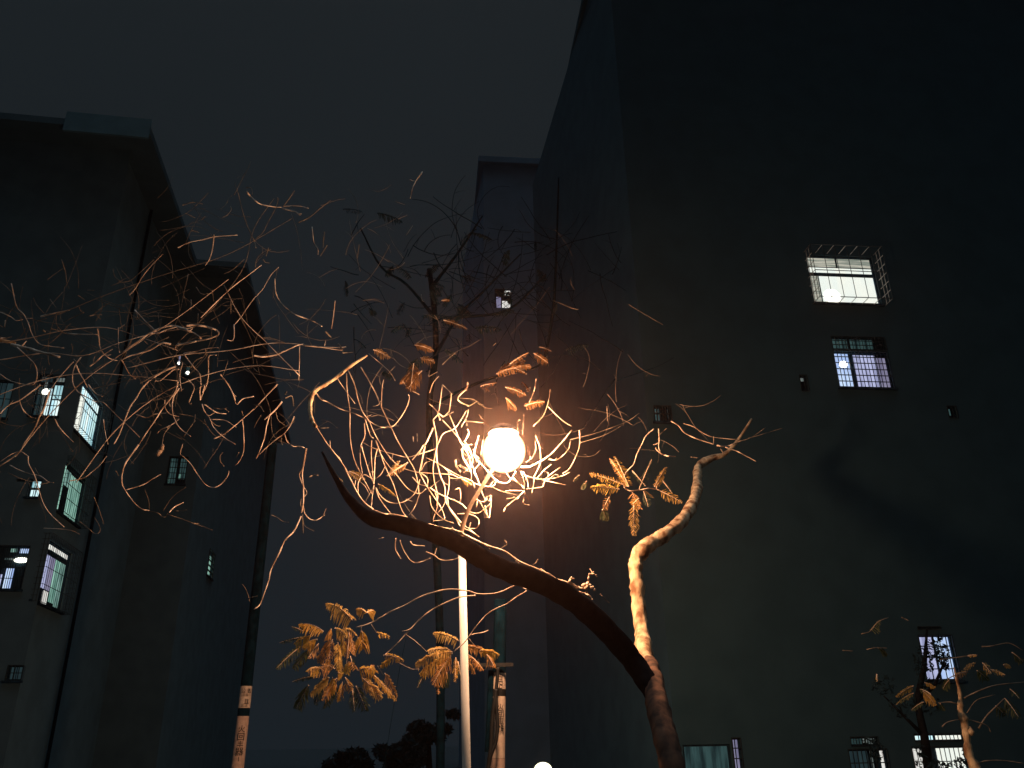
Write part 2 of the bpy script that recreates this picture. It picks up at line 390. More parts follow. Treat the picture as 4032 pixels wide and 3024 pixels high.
# the brightest window, in a cage of bars
window(right, pR, (3206, 1192), (3432, 1012), [(0.01, .02, .155, .60, G_SLAT), (.165, .0, .985, .60, G_CREAM), (.03, .665, .985, .78, G_CREAM), (.03, .79, .46, .98, G_SLAT), (.48, .79, .985, .98, G_SLAT)],
       nv=6, nh=2, cage=.55, label='brightest window, white light behind a deep cage', bulbs=[(.30, .17, .27, G_BULB2, 1.1)], thick=.015)
window(right, pR, (3306, 1525), (3492, 1387), [(.01, .0, .305, .99, G_BLUE), (.37, .0, .80, .95, G_VIO), (.81, .0, .98, .9, G_MAUVE)],
       nv=15, nh=6, label='barred window with blue violet light and a star bright bulb', bulbs=[(.17, .66, .11, G_BULB, 1.25)], thick=.018)
window(right, pR, (3280, 1374), (3482, 1330), [(.01, .05, .33, .95, G_TEAL), (.37, .05, .80, .95, G_TEAL)], nv=16, nh=3, sill=False, label='dim row of glass behind bars', thick=.016)
window(right, pR, (3157, 1540), (3176, 1478), [(.1, .7, .9, .95, G_GREY)], nv=2, nh=1, sill=False, label='tiny slit window')
window(right, pR, (3738, 1645), (3762, 1600), [(.2, .3, .6, .9, G_TEAL)], nv=2, nh=1, sill=False, label='tiny dim window')
window(right, pR, (3650, 2680), (3745, 2500), [(.02, .0, .47, .98, G_VIO), (.53, .0, .98, .98, G_BLUE)], nv=5, nh=4, label='tall window half hidden by dark leaves', thick=.02)
window(right, pR, (3614, 2478), (3702, 2468), grid(.02, .98, .05, .95, 5, 1, [G_WHITEC]), nv=5, nh=1, sill=False, label='narrow row of lit ventilation panes', thick=.02)
window(right, pR, (3603, 2921), (3797, 2887), [(.0, .0, .42, .99, G_CYANW), (.46, .0, .99, .99, G_CREAM)], nv=13, nh=1, sill=False, label='bright fanlight strip', thick=.016)
window(right, pR, (3610, 3060), (3805, 2937), [(.0, .0, .40, .99, G_WHITEC), (.46, .0, .99, .99, G_CREAM)], nv=12, nh=2, label='bright ground level window with leaves in front', thick=.016)
window(right, pR, (3352, 2938), (3455, 2900), [(.0, .0, .50, .99, G_TEAL), (.52, .0, .98, .98, G_GREY)], nv=10, nh=1, sill=False, label='dim fanlight with a pale right end', thick=.016)
window(right, pR, (3356, 3060), (3490, 2948), [(.0, .0, .55, .99, G_DIM), (.60, .0, .68, .96, G_GREY), (.84, .1, .98, .96, G_WHITEC)], nv=9, nh=2, label='dark window with a lit curtain edge', thick=.02)
window(right, pR, (2700, 3070), (2874, 2930), [(.0, .0, .98, .98, G_TEAL)], nv=0, nh=0, label='dim teal window with drawn curtain')
window(right, pR, (2898, 3070), (2914, 2905), [(.0, .0, .48, .97, G_MAUVE), (.52, .0, 1.0, .97, G_MAUVE)], nv=1, nh=4, sill=False, label='thin pale strip of light', thick=.02)
window(right, pR, (2578, 1660), (2640, 1600), [(.02, .02, .48, .96, G_TEAL), (.84, .3, .97, .96, G_GREY)], nv=6, nh=2, label='small dim teal window by the leaning branch', thick=.03)
pRs = Plane(pR.at(sL, 0), uB, (-uB.y, uB.x))
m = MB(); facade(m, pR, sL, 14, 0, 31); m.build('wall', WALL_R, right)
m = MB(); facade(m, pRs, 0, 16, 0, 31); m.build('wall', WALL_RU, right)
m = MB(); slab(m, [pR.at(sL - .4, 0, .4), pR.at(14.4, 0, .4), pR.at(14.4, 0, -16), pR.at(sL - .4, 0, -16)], 31.002, 31.4); m.build('roof', WALL_R, right)
# ---- centre block far behind the lamp
CX = 50.0
k0 = P(1990, 2500, CX); pC = Plane(k0, uR, (uR.y, -uR.x))
centre = thing('apartment_block', 'distant dark apartment block behind the street lamp with a purple curtained window', 'building', (k0.x, k0.y, 0))
window(centre, pC, (2219, 2246), (2243, 2140), [(.05, .5, .95, .96, G_PURP), (.05, .04, .95, .48, G_TEAL)], nv=0, nh=0, label='window with a purple curtain')
window(centre, pC, (2256, 2215), (2268, 2128), [(.1, .05, .9, .95, G_DIM)], nv=0, nh=0, sill=False)
window(centre, pC, (1948, 1212), (2012, 1138), [(.10, .05, .40, .62, G_MAUVE), (.45, .05, .95, .42, G_WHITEC), (.62, .70, .98, .96, G_WHITEC)], nv=0, nh=0, sill=False, label='high lit window seen through leaves')
m = MB(); facade(m, pC, pC.hit(1905, 1200)[0], 30, 0, 41); 
pCs = Plane(pC.at(pC.hit(1905, 1200)[0], 0), uB, (-uB.y, uB.x)); facade(m, pCs, 0, 14, 0, 41)
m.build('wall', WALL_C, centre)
m = MB(); sc0 = pC.hit(1905, 1200)[0]; slab(m, [pC.at(sc0 - .4, 0, .4), pC.at(30, 0, .4), pC.at(30, 0, -14), pC.at(sc0 - .4, 0, -14)], 41.002, 41.5); m.build('roof', WALL_C, centre)

# ---- small bright globe lamp on a short post, its top just inside the bottom of the view
gl = P(2138, 3024, 24)
t = thing('garden_lamp', 'small warm globe lamp glowing at the bottom of the view, right of the utility pole', 'lamp', (gl.x, gl.y, 0))
m = MB(); m.tube([(gl.x, gl.y, 0), (gl.x, gl.y, gl.z - .2)], .04, 10); m.build('post', STEEL, t)
def sphere(mb, c, r, n=16, sq=(1, 1, 1), zmin=-1.0, zmax=1.0):
    vs = []; fs = []; N = n; M_ = n // 2
    for i in range(M_ + 1):
        zc = zmax + (zmin - zmax) * i / M_
        if zmin <= -1 and zmax >= 1: zc = math.cos(math.pi * i / M_)
        rr = math.sqrt(max(0, 1 - zc * zc))
        for k in range(N):
            a = 2 * math.pi * k / N; vs.append(Vector(c) + Vector((r * sq[0] * rr * math.cos(a), r * sq[1] * rr * math.sin(a), r * sq[2] * zc)))
    for i in range(M_):
        for k in range(N): fs.append((i * N + k, i * N + (k + 1) % N, (i + 1) * N + (k + 1) % N, (i + 1) * N + k))
    mb.add(vs, fs)
m = MB(); sphere(m, gl + Vector((0, 0, -.05)), .24, 20, (1, 1, .8)); m.build('globe', G_WARM, t, smooth=True)

# ================================================================== STREET LAMP
base = P(1837, 3024, 12.0); topP = P(1818, 2160, 12.0)
dirp = (topP - base).normalized(); foot = base - dirp * (base.z / dirp.z)
lamp = thing('street_lamp', 'glowing globe street lamp on a cream painted steel pole wrapped in bare twigs', 'street lamp', (foot.x, foot.y, 0))
m = MB(); m.tube([foot, foot + dirp * 1.0, base, topP], [.070, .064, .058, .054], 20); m.build('pole', POLE, lamp, smooth=True)
m = MB(); m.tube([foot + Vector((0, 0, 0)), foot + Vector((0, 0, .05))], .13, 16); m.tube([foot + Vector((0, 0, .05)), foot + Vector((0, 0, .35))], [.085, .075], 16); m.build('base_plate', POLE, lamp)
LC = P(1983, 1776, 12.0)
LR = .335  # oversized, so the globe's shape takes in the lamp's bloom
m = MB(); ap = [P(1818, 2160, 12), P(1817, 2095, 12), P(1843, 2010, 12), P(1884, 1938, 12), P(1925, 1872, 12), P(1950, 1835, 12)]
pp = [Vector(q) for q in crom([tuple(a) for a in ap], 6)]
m.tube(pp, [.036 - .010 * i / len(pp) for i in range(len(pp))], 12); m.build('arm', ARM, lamp, smooth=True)
bulb = bpy.data.materials.new('bloom_lamp_glass'); bulb.use_nodes = True; n = bulb.node_tree; n.nodes.clear()
o = n.nodes.new('ShaderNodeOutputMaterial'); em = n.nodes.new('ShaderNodeEmission'); em.inputs[0].default_value = (1.0, .97, .74, 1); em.inputs[1].default_value = 1.0
lw = n.nodes.new('ShaderNodeLayerWeight'); lw.inputs[0].default_value = .5; rpm = n.nodes.new('ShaderNodeValToRGB')
rpm.color_ramp.elements[0].position = .22; rpm.color_ramp.elements[0].color = (1, .97, .74, 1)
rpm.color_ramp.elements[1].position = .90; rpm.color_ramp.elements[1].color = (.75, .30, .12, 1)
e_ = rpm.color_ramp.elements.new(.58); e_.color = (1, .86, .50, 1)  # fading rim puts soft bloom into the glass colour
n.links.new(lw.outputs['Facing'], rpm.inputs[0]); n.links.new(rpm.outputs[0], em.inputs[0])
tr = n.nodes.new('ShaderNodeBsdfTransparent'); ad = n.nodes.new('ShaderNodeAddShader')
n.links.new(em.outputs[0], ad.inputs[0]); n.links.new(tr.outputs[0], ad.inputs[1]); n.links.new(ad.outputs[0], o.inputs[0])
m = MB(); sphere(m, LC, LR, 36); m.build('globe', bulb, lamp, smooth=True)
m = MB()                                                                     # small metal cap on top of the globe
N = 24; vs = []; fs = []
prof = [(.02, LR + .10), (.10, LR + .09), (.20, LR + .03), (.235, LR - .055), (.228, LR - .058), (.19, LR + .012), (.09, LR + .07), (.02, LR + .08)]
for r, z in prof:
    for k in range(N):
        a = 2 * math.pi * k / N; vs.append(LC + Vector((r * math.cos(a), r * math.sin(a), z)))
for i in range(len(prof) - 1):
    for k in range(N): fs.append((i * N + k, i * N + (k + 1) % N, (i + 1) * N + (k + 1) % N, (i + 1) * N + k))
m.add(vs, fs); m.build('cap', PALESTEEL, lamp, smooth=True)
ld = bpy.data.lights.new('lamp_bulb', 'POINT'); ld.energy = LAMP_WATTS; ld.color = LAMP_RGB; ld.shadow_soft_size = .32
lo = bpy.data.objects.new('lamp_bulb', ld); link(lo, lamp); lo.location = LC - Vector(lamp.location)

# ================================================================== UTILITY POLES
def text_on(pole_mb_parent, name, txt, c, right, up, h, mt, nrm, depth=.004):
    cu = bpy.data.curves.new('t', 'FONT'); cu.body = txt; cu.size = h; cu.align_x = 'CENTER'; cu.align_y = 'CENTER'; cu.extrude = depth / 2; cu.resolution_u = 3
    ob = bpy.data.objects.new('t', cu); COL.objects.link(ob)
    bpy.context.view_layer.update()
    dg = bpy.context.evaluated_depsgraph_get(); me = bpy.data.meshes.new_from_object(ob.evaluated_get(dg))
    bpy.data.objects.remove(ob)
    M = Matrix((( right.x, up.x, nrm.x, c.x), (right.y, up.y, nrm.y, c.y), (right.z, up.z, nrm.z, c.z), (0, 0, 0, 1)))
    off = Vector(parent_origin(pole_mb_parent))
    me.transform(Matrix.Translation(-off) @ M); me.materials.clear(); me.materials.append(mt)
    o = bpy.data.objects.new(name, me); link(o, pole_mb_parent); return o
def utility_pole(a, b, ypix_split, halfw, Y, label, text, text_y, dark_bands, top_pix):
    """a, b: two pixels (x, y) on the centre line; halfw in photograph pixels"""
    pa, pb = P(a[0], a[1], Y), P(b[0], b[1], Y)
    d = (pb - pa).normalized(); ft = pa - d * (pa.z / d.z); r = halfw * pxm(a[0], a[1], Y)
    t = thing('utility_pole', label, 'utility pole', (ft.x, ft.y, 0))
    def on(ypix):                                                            # point on the axis at that picture height
        lo_, hi_ = 0.0, 20.0
        for _ in range(40):
            mid = (lo_ + hi_) / 2; q = ft + d * mid - EYE; yy = 1512 - FPX * q.dot(_U) / q.dot(_F)
            if yy > ypix: lo_ = mid
            else: hi_ = mid
        return ft + d * lo_
    topq = on(top_pix); L = (topq - ft).length
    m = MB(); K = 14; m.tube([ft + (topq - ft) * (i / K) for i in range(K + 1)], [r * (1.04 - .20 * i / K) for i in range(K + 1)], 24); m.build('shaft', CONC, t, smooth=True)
    rr = lambda q: r * (1.04 - .20 * (q - ft).length / L)
    def sleeve(y0, y1, mt, nm, k=1.02):
        q0, q1 = on(y0), on(y1); m = MB(); m.tube([q0, q1], [rr(q0) * k, rr(q1) * k], 24, cap=True); return m.build(nm, mt, t, smooth=False)
    return t, on, rr, sleeve, d, r
YL = 19.0
t, on, rr, sleeve, d, r = utility_pole((952, 2870), (1040, 2060), 0, 23, YL, 'leaning concrete utility pole left of the frond cluster, with two lit-toned bands of black characters', '', 0, (), 1640)
sleeve(3300, 2820, LITRED, 'lit_band')  # lamplit lower shaft drawn as a paler sleeve
sleeve(2788, 2702, LITPALE, 'lit_notice')
back = (EYE - on(2860)); back.z = 0; back.normalize(); rt = Vector((-back.y, back.x, 0)); rt = rt if rt.x > 0 else -rt
upv = d
def put(ch, y, h, dx=0.0, mt=INK):
    q = on(y); c = q + back * (rr(q) * 1.045) + rt * dx * rr(q)
    text_on(t, 'lettering', ch, c, rt, upv, h, mt, back)
for ch, y, h in (('火', 2872, .15), ('回', 2903, .16), ('丰', 2932, .14), ('器', 2961, .17), ('1', 2990, .12)): put(ch, y, h)
for ch, y, h, dx in (('公 告', 2722, .10, .1), ('—三日—', 2738, .055, 0), ('且', 2764, .11, .3), ('三三', 2779, .07, 0)): put(ch, y, h, dx)
YR = 15.0
t, on, rr, sleeve, d, r = utility_pole((1960, 2900), (1966, 2600), 0, 30, YR, 'concrete utility pole right of the street lamp, with black characters and a slack cable', '', 0, (), 2360)
sleeve(3300, 2986, LITRED, 'lit_band', 1.035)
sleeve(2985, 2742, LITPALE, 'lit_band', 1.025)  # these sleeves carry the lit part of the shaft in their colour
sleeve(2718, 2650, LITPALE, 'lit_notice', 1.025)
back = (EYE - on(2860)); back.z = 0; back.normalize(); rt = Vector((-back.y, back.x, 0)); rt = rt if rt.x > 0 else -rt
upv = d
for ch, y, h in (('火', 2787, .11), ('回', 2813, .13), ('丰', 2840, .12), ('器', 2866, .15), ('1', 2887, .09)): put(ch, y, h, .30)
for ch, y, h, dx in (('占', 2668, .12, .15), ('正', 2700, .15, .1)): put(ch, y, h, dx)
q = on(2726); m = MB(); m.tube([q - d * .05, q + d * .05], rr(q) * 1.06, 24); m.build('clamp_band', BLACK, t)
q = on(2622); m = MB(); m.box(q + back * .22 + rt * (-.06), rt * .30, back * .02, Vector((0, 0, .03)))
m.tube([q + back * .2 - rt * .36 + Vector((0, 0, .1)), q + back * .2 - rt * .36 - Vector((0, 0, .06))], .03, 10); m.build('bracket', BLACK, t)
m = MB(); m.tube([on(2960) - rt * rr(on(2960)) * 1.3 + back * .05, on(2640) - rt * rr(on(2640)) * 1.15 + back * .05], .055, 10); m.build('conduit', CONC, t)
for pts, wd in (([(722, 560), (712, 700), (702, 820), (700, 950), (716, 1150), (712, 1280), (690, 1400), (650, 1500), (620, 1620), (600, 1750)], .030),
                ([(704, 800), (690, 900), (668, 1050), (656, 1200), (650, 1330), (646, 1430), (628, 1560), (612, 1700)], .034)):
    m = MB(); c = [tuple(P(*zp('W8', x, y), YR - .42 - .0 * i)) for i, (x, y) in enumerate(pts)]
    m.tube([Vector(p) for p in crom(c, 5)], wd, 8); m.build('cable', BLACK, t, smooth=True)

# a thin stay wire hanging in the gap between the trees
m = MB(); c = [tuple(P(*zp('W1', x, y), 17)) for x, y in ((1105, 760), (1060, 970), (1020, 1220), (985, 1430), (950, 1659), (930, 1800))]
m.tube([Vector(p) for p in crom(c, 4)], .005, 6)
tag(m.build('stay_wire', CONC), 'thin grey stay wire hanging in the dark gap left of the lamp pole', 'wire')

# ================================================================== TREES
rs = random.Random(11)
def strand3d(z, pts, w, Y0, Y1, per=5, taper=.75, wob=.14):
    s = ZONES[z][2]
    n = len(pts); q = []
    for i, p in enumerate(pts):
        x, y = zp(z, p[0], p[1]); Y = Y0 + (Y1 - Y0) * i / max(1, n - 1)
        q.append((x, y, Y))
    c = crom(q, per); out = []; rad = []
    ph = rs.uniform(0, 6.28)
    for i, (x, y, Y) in enumerate(c):
        f = i / max(1, len(c) - 1)
        x += rs.gauss(0, wob); y += rs.gauss(0, wob); Y += .02 * math.sin(ph + i * .7) + rs.gauss(0, .003)
        v = P(x, y, Y); out.append(v)
        ww = w * (1 - (1 - taper) * f) * rs.uniform(.9, 1.12)
        rad.append(ww * .5 * pxm(x, y, Y))
    return out, rad
def parse(line):
    a = line.split(); w = float(a[0]); i = 1; Y = []
    while i < len(a) and ',' not in a[i]: Y.append(float(a[i])); i += 1
    return w, Y, [tuple(map(float, t.split(','))) for t in a[i:]]

LEFT = {'Z1': '''
5 98,260 110,310 125,390 150,470 205,525 245,600 275,690 310,750 360,790 450,805 560,820
4 0,505 90,545 140,580 200,570
7 355,545 480,515 605,487
6 45,580 40,640
9 0,738 45,732
14 100,790 250,825 350,855 440,875 520,898
6 150,815 230,890 300,960 322,1030 315,1100 280,1140 180,1130 80,1100 0,1045
6 350,1140 290,1190 170,1275 80,1315 20,1370 0,1390
5 170,1280 190,1340 230,1390 270,1420 310,1430
5 640,940 600,980 540,1050 500,1095 430,1200
8 430,1200 380,1350 340,1420 310,1500 260,1580 205,1659 180,1710 100,1780 0,1845
3 310,1500 335,1512 350,1508
5 705,900 660,960 635,1030 632,1110 655,1170 690,1210 770,1255 830,1285 900,1295 960,1350 1040,1430 1130,1510 1220,1600
5 663,965 690,1030 730,1100 760,1160
6 770,1140 800,1180 840,1220 890,1240
6 850,650 862,740 870,810 900,865 940,900 980,920 1020,928
6 780,980 840,935 900,880 980,828
9 1080,850 1150,800 1220,750 1290,700 1350,665 1420,640 1500,625 1600,640
6 1175,490 1230,550 1290,610 1350,665
7 1310,690 1380,690 1450,660 1540,635
14 1540,640 1600,655 1680,690 1750,735
9 1620,625 1700,620 1780,630 1850,650 1890,670 1900,700 1830,735 1710,760
8 1710,760 1620,780 1540,795 1520,835
8 1490,785 1420,775 1380,795 1300,840 1200,870 1130,888 1065,920
6 1060,920 1090,980 1130,1050 1180,1090
4 1260,760 1290,790
8 1530,980 1450,1010 1380,1050 1300,1105 1230,1180 1190,1250 1140,1320 1100,1410 1070,1490 1030,1590 990,1659
6 1555,1005 1510,1010 1450,1060 1400,1100 1350,1108
3 1300,1110 1345,1170 1370,1240 1365,1320 1330,1400
3 1190,880 1240,960 1270,1020 1290,1080
3 800,1180 900,1150 1000,1130 1110,1100 1280,1065
6 1600,870 1650,940 1700,1000 1740,1050 1750,1140
5 1590,950 1565,1050 1580,1200
6 1885,880 1820,890 1815,980 1812,1080 1795,1150 1760,1230 1745,1275
6 1745,1275 1740,1200 1748,1155 1780,1150 1765,1205
6 1550,1110 1530,1190 1470,1280 1420,1340 1350,1450 1280,1550 1210,1659
5 1560,1170 1510,1250 1500,1350 1520,1440 1570,1520 1660,1590
4 1435,1270 1440,1340 1480,1395 1560,1418
4 1640,1095 1690,1160 1670,1230 1645,1300 1665,1303
5 1760,1310 1780,1370 1830,1440 1860,1510 1940,1590 2050,1659
5 1780,1310 1850,1360 1900,1385 1970,1392
4 1870,1380 1830,1405 1800,1402
4 1830,1450 1880,1490 1920,1500
4 1840,1440 1960,1450 2060,1510
5 1860,1610 1950,1570 2040,1500 2110,1440 2212,1350
5 2110,1440 2120,1530 2125,1659 2115,1740 2080,1810 2050,1840
6 1920,1050 1950,1090 2000,1160 2040,1250 2060,1310 2120,1260 2212,1240
3 1940,1060 1970,980 1980,925 1890,935
4 1125,360 1180,300 1240,200 1320,100 1420,0
4 1055,245 1010,210 990,170 985,130
3 1055,245 1130,235 1200,180 1340,50
5 1190,1400 1280,1425 1350,1395 1450,1385
3 1190,1400 1100,1365 1030,1310
5 1560,1435 1490,1490 1400,1530 1370,1565
4 1490,1490 1430,1570 1412,1659
4 900,1440 915,1550 940,1659
4 1600,865 1700,850 1790,825 1900,815
4 1790,830 1795,900
4 1665,400 1663,490
4 2010,440 2010,520
3 1725,520 1722,600
4 775,540 830,530 890,530
4 830,520 880,570
6 590,695 700,700 850,700
4 440,650 500,665 590,700
8 375,665 395,680
3 730,510 630,555 550,600
3 690,460 700,490 730,510
3 535,50 570,160 580,240 600,300
3 435,395 490,470
3 680,360 740,400
3 760,315 820,318
4 1710,290 1750,345 1810,345
4 1030,640 1030,760 1040,860
4 1080,620 1035,650
3 0,1460 80,1490 180,1500
3 170,1080 165,1200 170,1270
4 480,1440 510,1500 560,1560 640,1640
3 1450,1010 1340,1060 1220,1130
5 1660,990 1700,930 1760,900
4 1700,1400 1690,1460
5 1860,1340 1920,1350 1960,1350 1990,1375
4 1700,1450 1600,1590
4 2105,1370 2120,1410
''', 'Z2': '''
5 180,60 240,100 245,120 250,170 300,270 340,400 380,520 450,620 560,720
5 85,180 150,215 250,255 350,275 420,325 465,332
3 350,350 430,330
3 305,205 340,270
4 600,320 730,290 800,240 870,180 930,100
4 380,730 500,735 590,745 650,760 695,785
3 690,670 770,730 820,775 860,770 870,720 820,630
3 820,460 860,560 905,695
7 1210,0 1150,80 1090,170 1065,250 1062,340 1090,400 1130,460 1180,520 1240,565 1300,575
2 1300,575 1295,490 1260,390
4 1100,395 1190,370 1260,345 1330,300 1400,260
4 1300,580 1380,600 1410,630 1440,630 1460,600
5 1475,590 1520,545 1600,505
3 1420,580 1500,460 1620,370
3 1460,610 1560,640 1680,685 1850,745
5 1685,690 1730,688
3 1520,580 1570,578 1625,570
4 1590,0 1570,80 1600,110 1660,170 1720,260 1780,340 1850,375 1920,350 1980,280 1995,230
5 1950,190 1920,150 1918,100 1940,70
4 2080,70 2060,110
4 2175,1370 2170,1340 2240,1320
3 2170,1340 2140,1260 2110,1220
3 1010,230 1035,275
4 180,60 110,80 0,150
''', 'Z3': '''
4 595,308 640,310 650,370
6 600,340 640,390 700,440 760,460 850,475 900,478
6 900,480 960,500 1020,515 1065,545
4 920,470 1000,465 1080,470 1140,487
4 920,470 965,410 1020,330
3 870,390 870,430 840,510 790,600 740,700 680,750
3 670,780 610,650 560,500 530,370 490,250
6 655,760 670,790 680,830
4 0,830 100,785 220,760 320,735 520,720
5 315,715 305,820 280,920 240,985
5 1050,610 1120,580 1175,545
3 1175,545 1250,480 1330,420
5 1280,690 1270,750 1265,830
4 1300,810 1275,850 1240,905
4 1170,650 1185,780 1220,840 1222,890
4 745,930 760,955 800,963
4 790,830 770,905
3 735,820 738,880
5 200,1440 350,1290 480,1170 600,1080 730,980
4 495,1500 560,1420 650,1290 740,1190 810,1070 880,1000
5 490,1500 485,1630 425,1635
6 845,1100 850,1210 890,1300 960,1370 1030,1415 1140,1455 1200,1480 1255,1515
8 1285,1560 1335,1612
4 1370,1290 1358,1400 1340,1535
4 460,1280 462,1380
3 1580,800 1565,920
5 2130,170 2080,240 2045,310 2025,400
3 1890,425 1975,455
3 2045,640 1990,720
3 1920,580 2000,545
4 2120,1240 2130,1290 2145,1300
4 40,460 100,440 160,435 220,450
3 70,530 150,570
3 460,470 465,500 430,545 385,570
3 205,590 240,555
5 120,680 185,697
3 160,1180 210,1235 260,1228
3 90,1060 20,1380
3 300,1200 315,1300
3 580,930 480,1020 400,1060
''', 'Z4': '''
7 0,110 80,122 190,105 260,75 370,25 430,10
6 430,20 560,35 710,40 800,35
6 735,8 770,60 775,85
4 770,88 860,82
5 395,25 395,150 390,325
6 205,360 100,470 0,580
5 0,540 50,550 85,600
7 245,510 180,590 90,670
5 140,620 110,720 90,830 50,940 20,1010
4 60,630 30,680 0,740
4 350,640 310,730 260,790 180,850 100,920 40,980
5 265,790 290,860 340,900 400,900 440,915
4 240,830 235,860 250,890
8 455,920 435,1040 420,1150 430,1260 430,1380 415,1480
6 420,1100 395,1150 430,1250 460,1300 440,1340
4 410,1360 405,1410 415,1440
5 430,1420 440,1480 480,1530 540,1545 600,1510 615,1500
4 150,1500 200,1520 250,1555 300,1563
6 410,1510 380,1580 340,1650 270,1720 220,1830 150,1970 130,2060 100,2150 50,2280 0,2320
3 420,1500 440,1590 520,1640
4 420,1500 430,1659
6 480,1170 510,1155 560,1152
3 160,510 200,495 245,490
5 275,480 330,465 345,550
7 272,445 285,425
3 190,600 210,670 270,720
4 355,650 310,740
4 310,260 320,290
4 0,225 25,250
'''}
LEFT['F'] = '''
4 0,1350 120,1330 260,1300 420,1290 560,1330 700,1380
4 -20,1560 150,1500 330,1470 520,1480 700,1500
4 60,1800 180,1650 330,1500 500,1380 700,1250 900,1100
4 300,1900 450,1700 620,1560 800,1480 1000,1440 1180,1460
4 500,1450 700,1400 900,1380 1100,1350 1350,1380
3 200,1250 420,1160 650,1080 900,1000 1150,860
3 700,1350 850,1200 960,1050 1000,900 1080,780
4 1180,1480 1050,1350 950,1250 880,1120
3 0,1200 140,1260 300,1290 450,1360 560,1480 640,1650
4 -20,1420 180,1390 330,1400 470,1350 620,1310 760,1290
3 380,1180 520,1240 640,1340 700,1480 690,1600
3 900,1380 1000,1480 1060,1600 1080,1720 1180,1760
'''
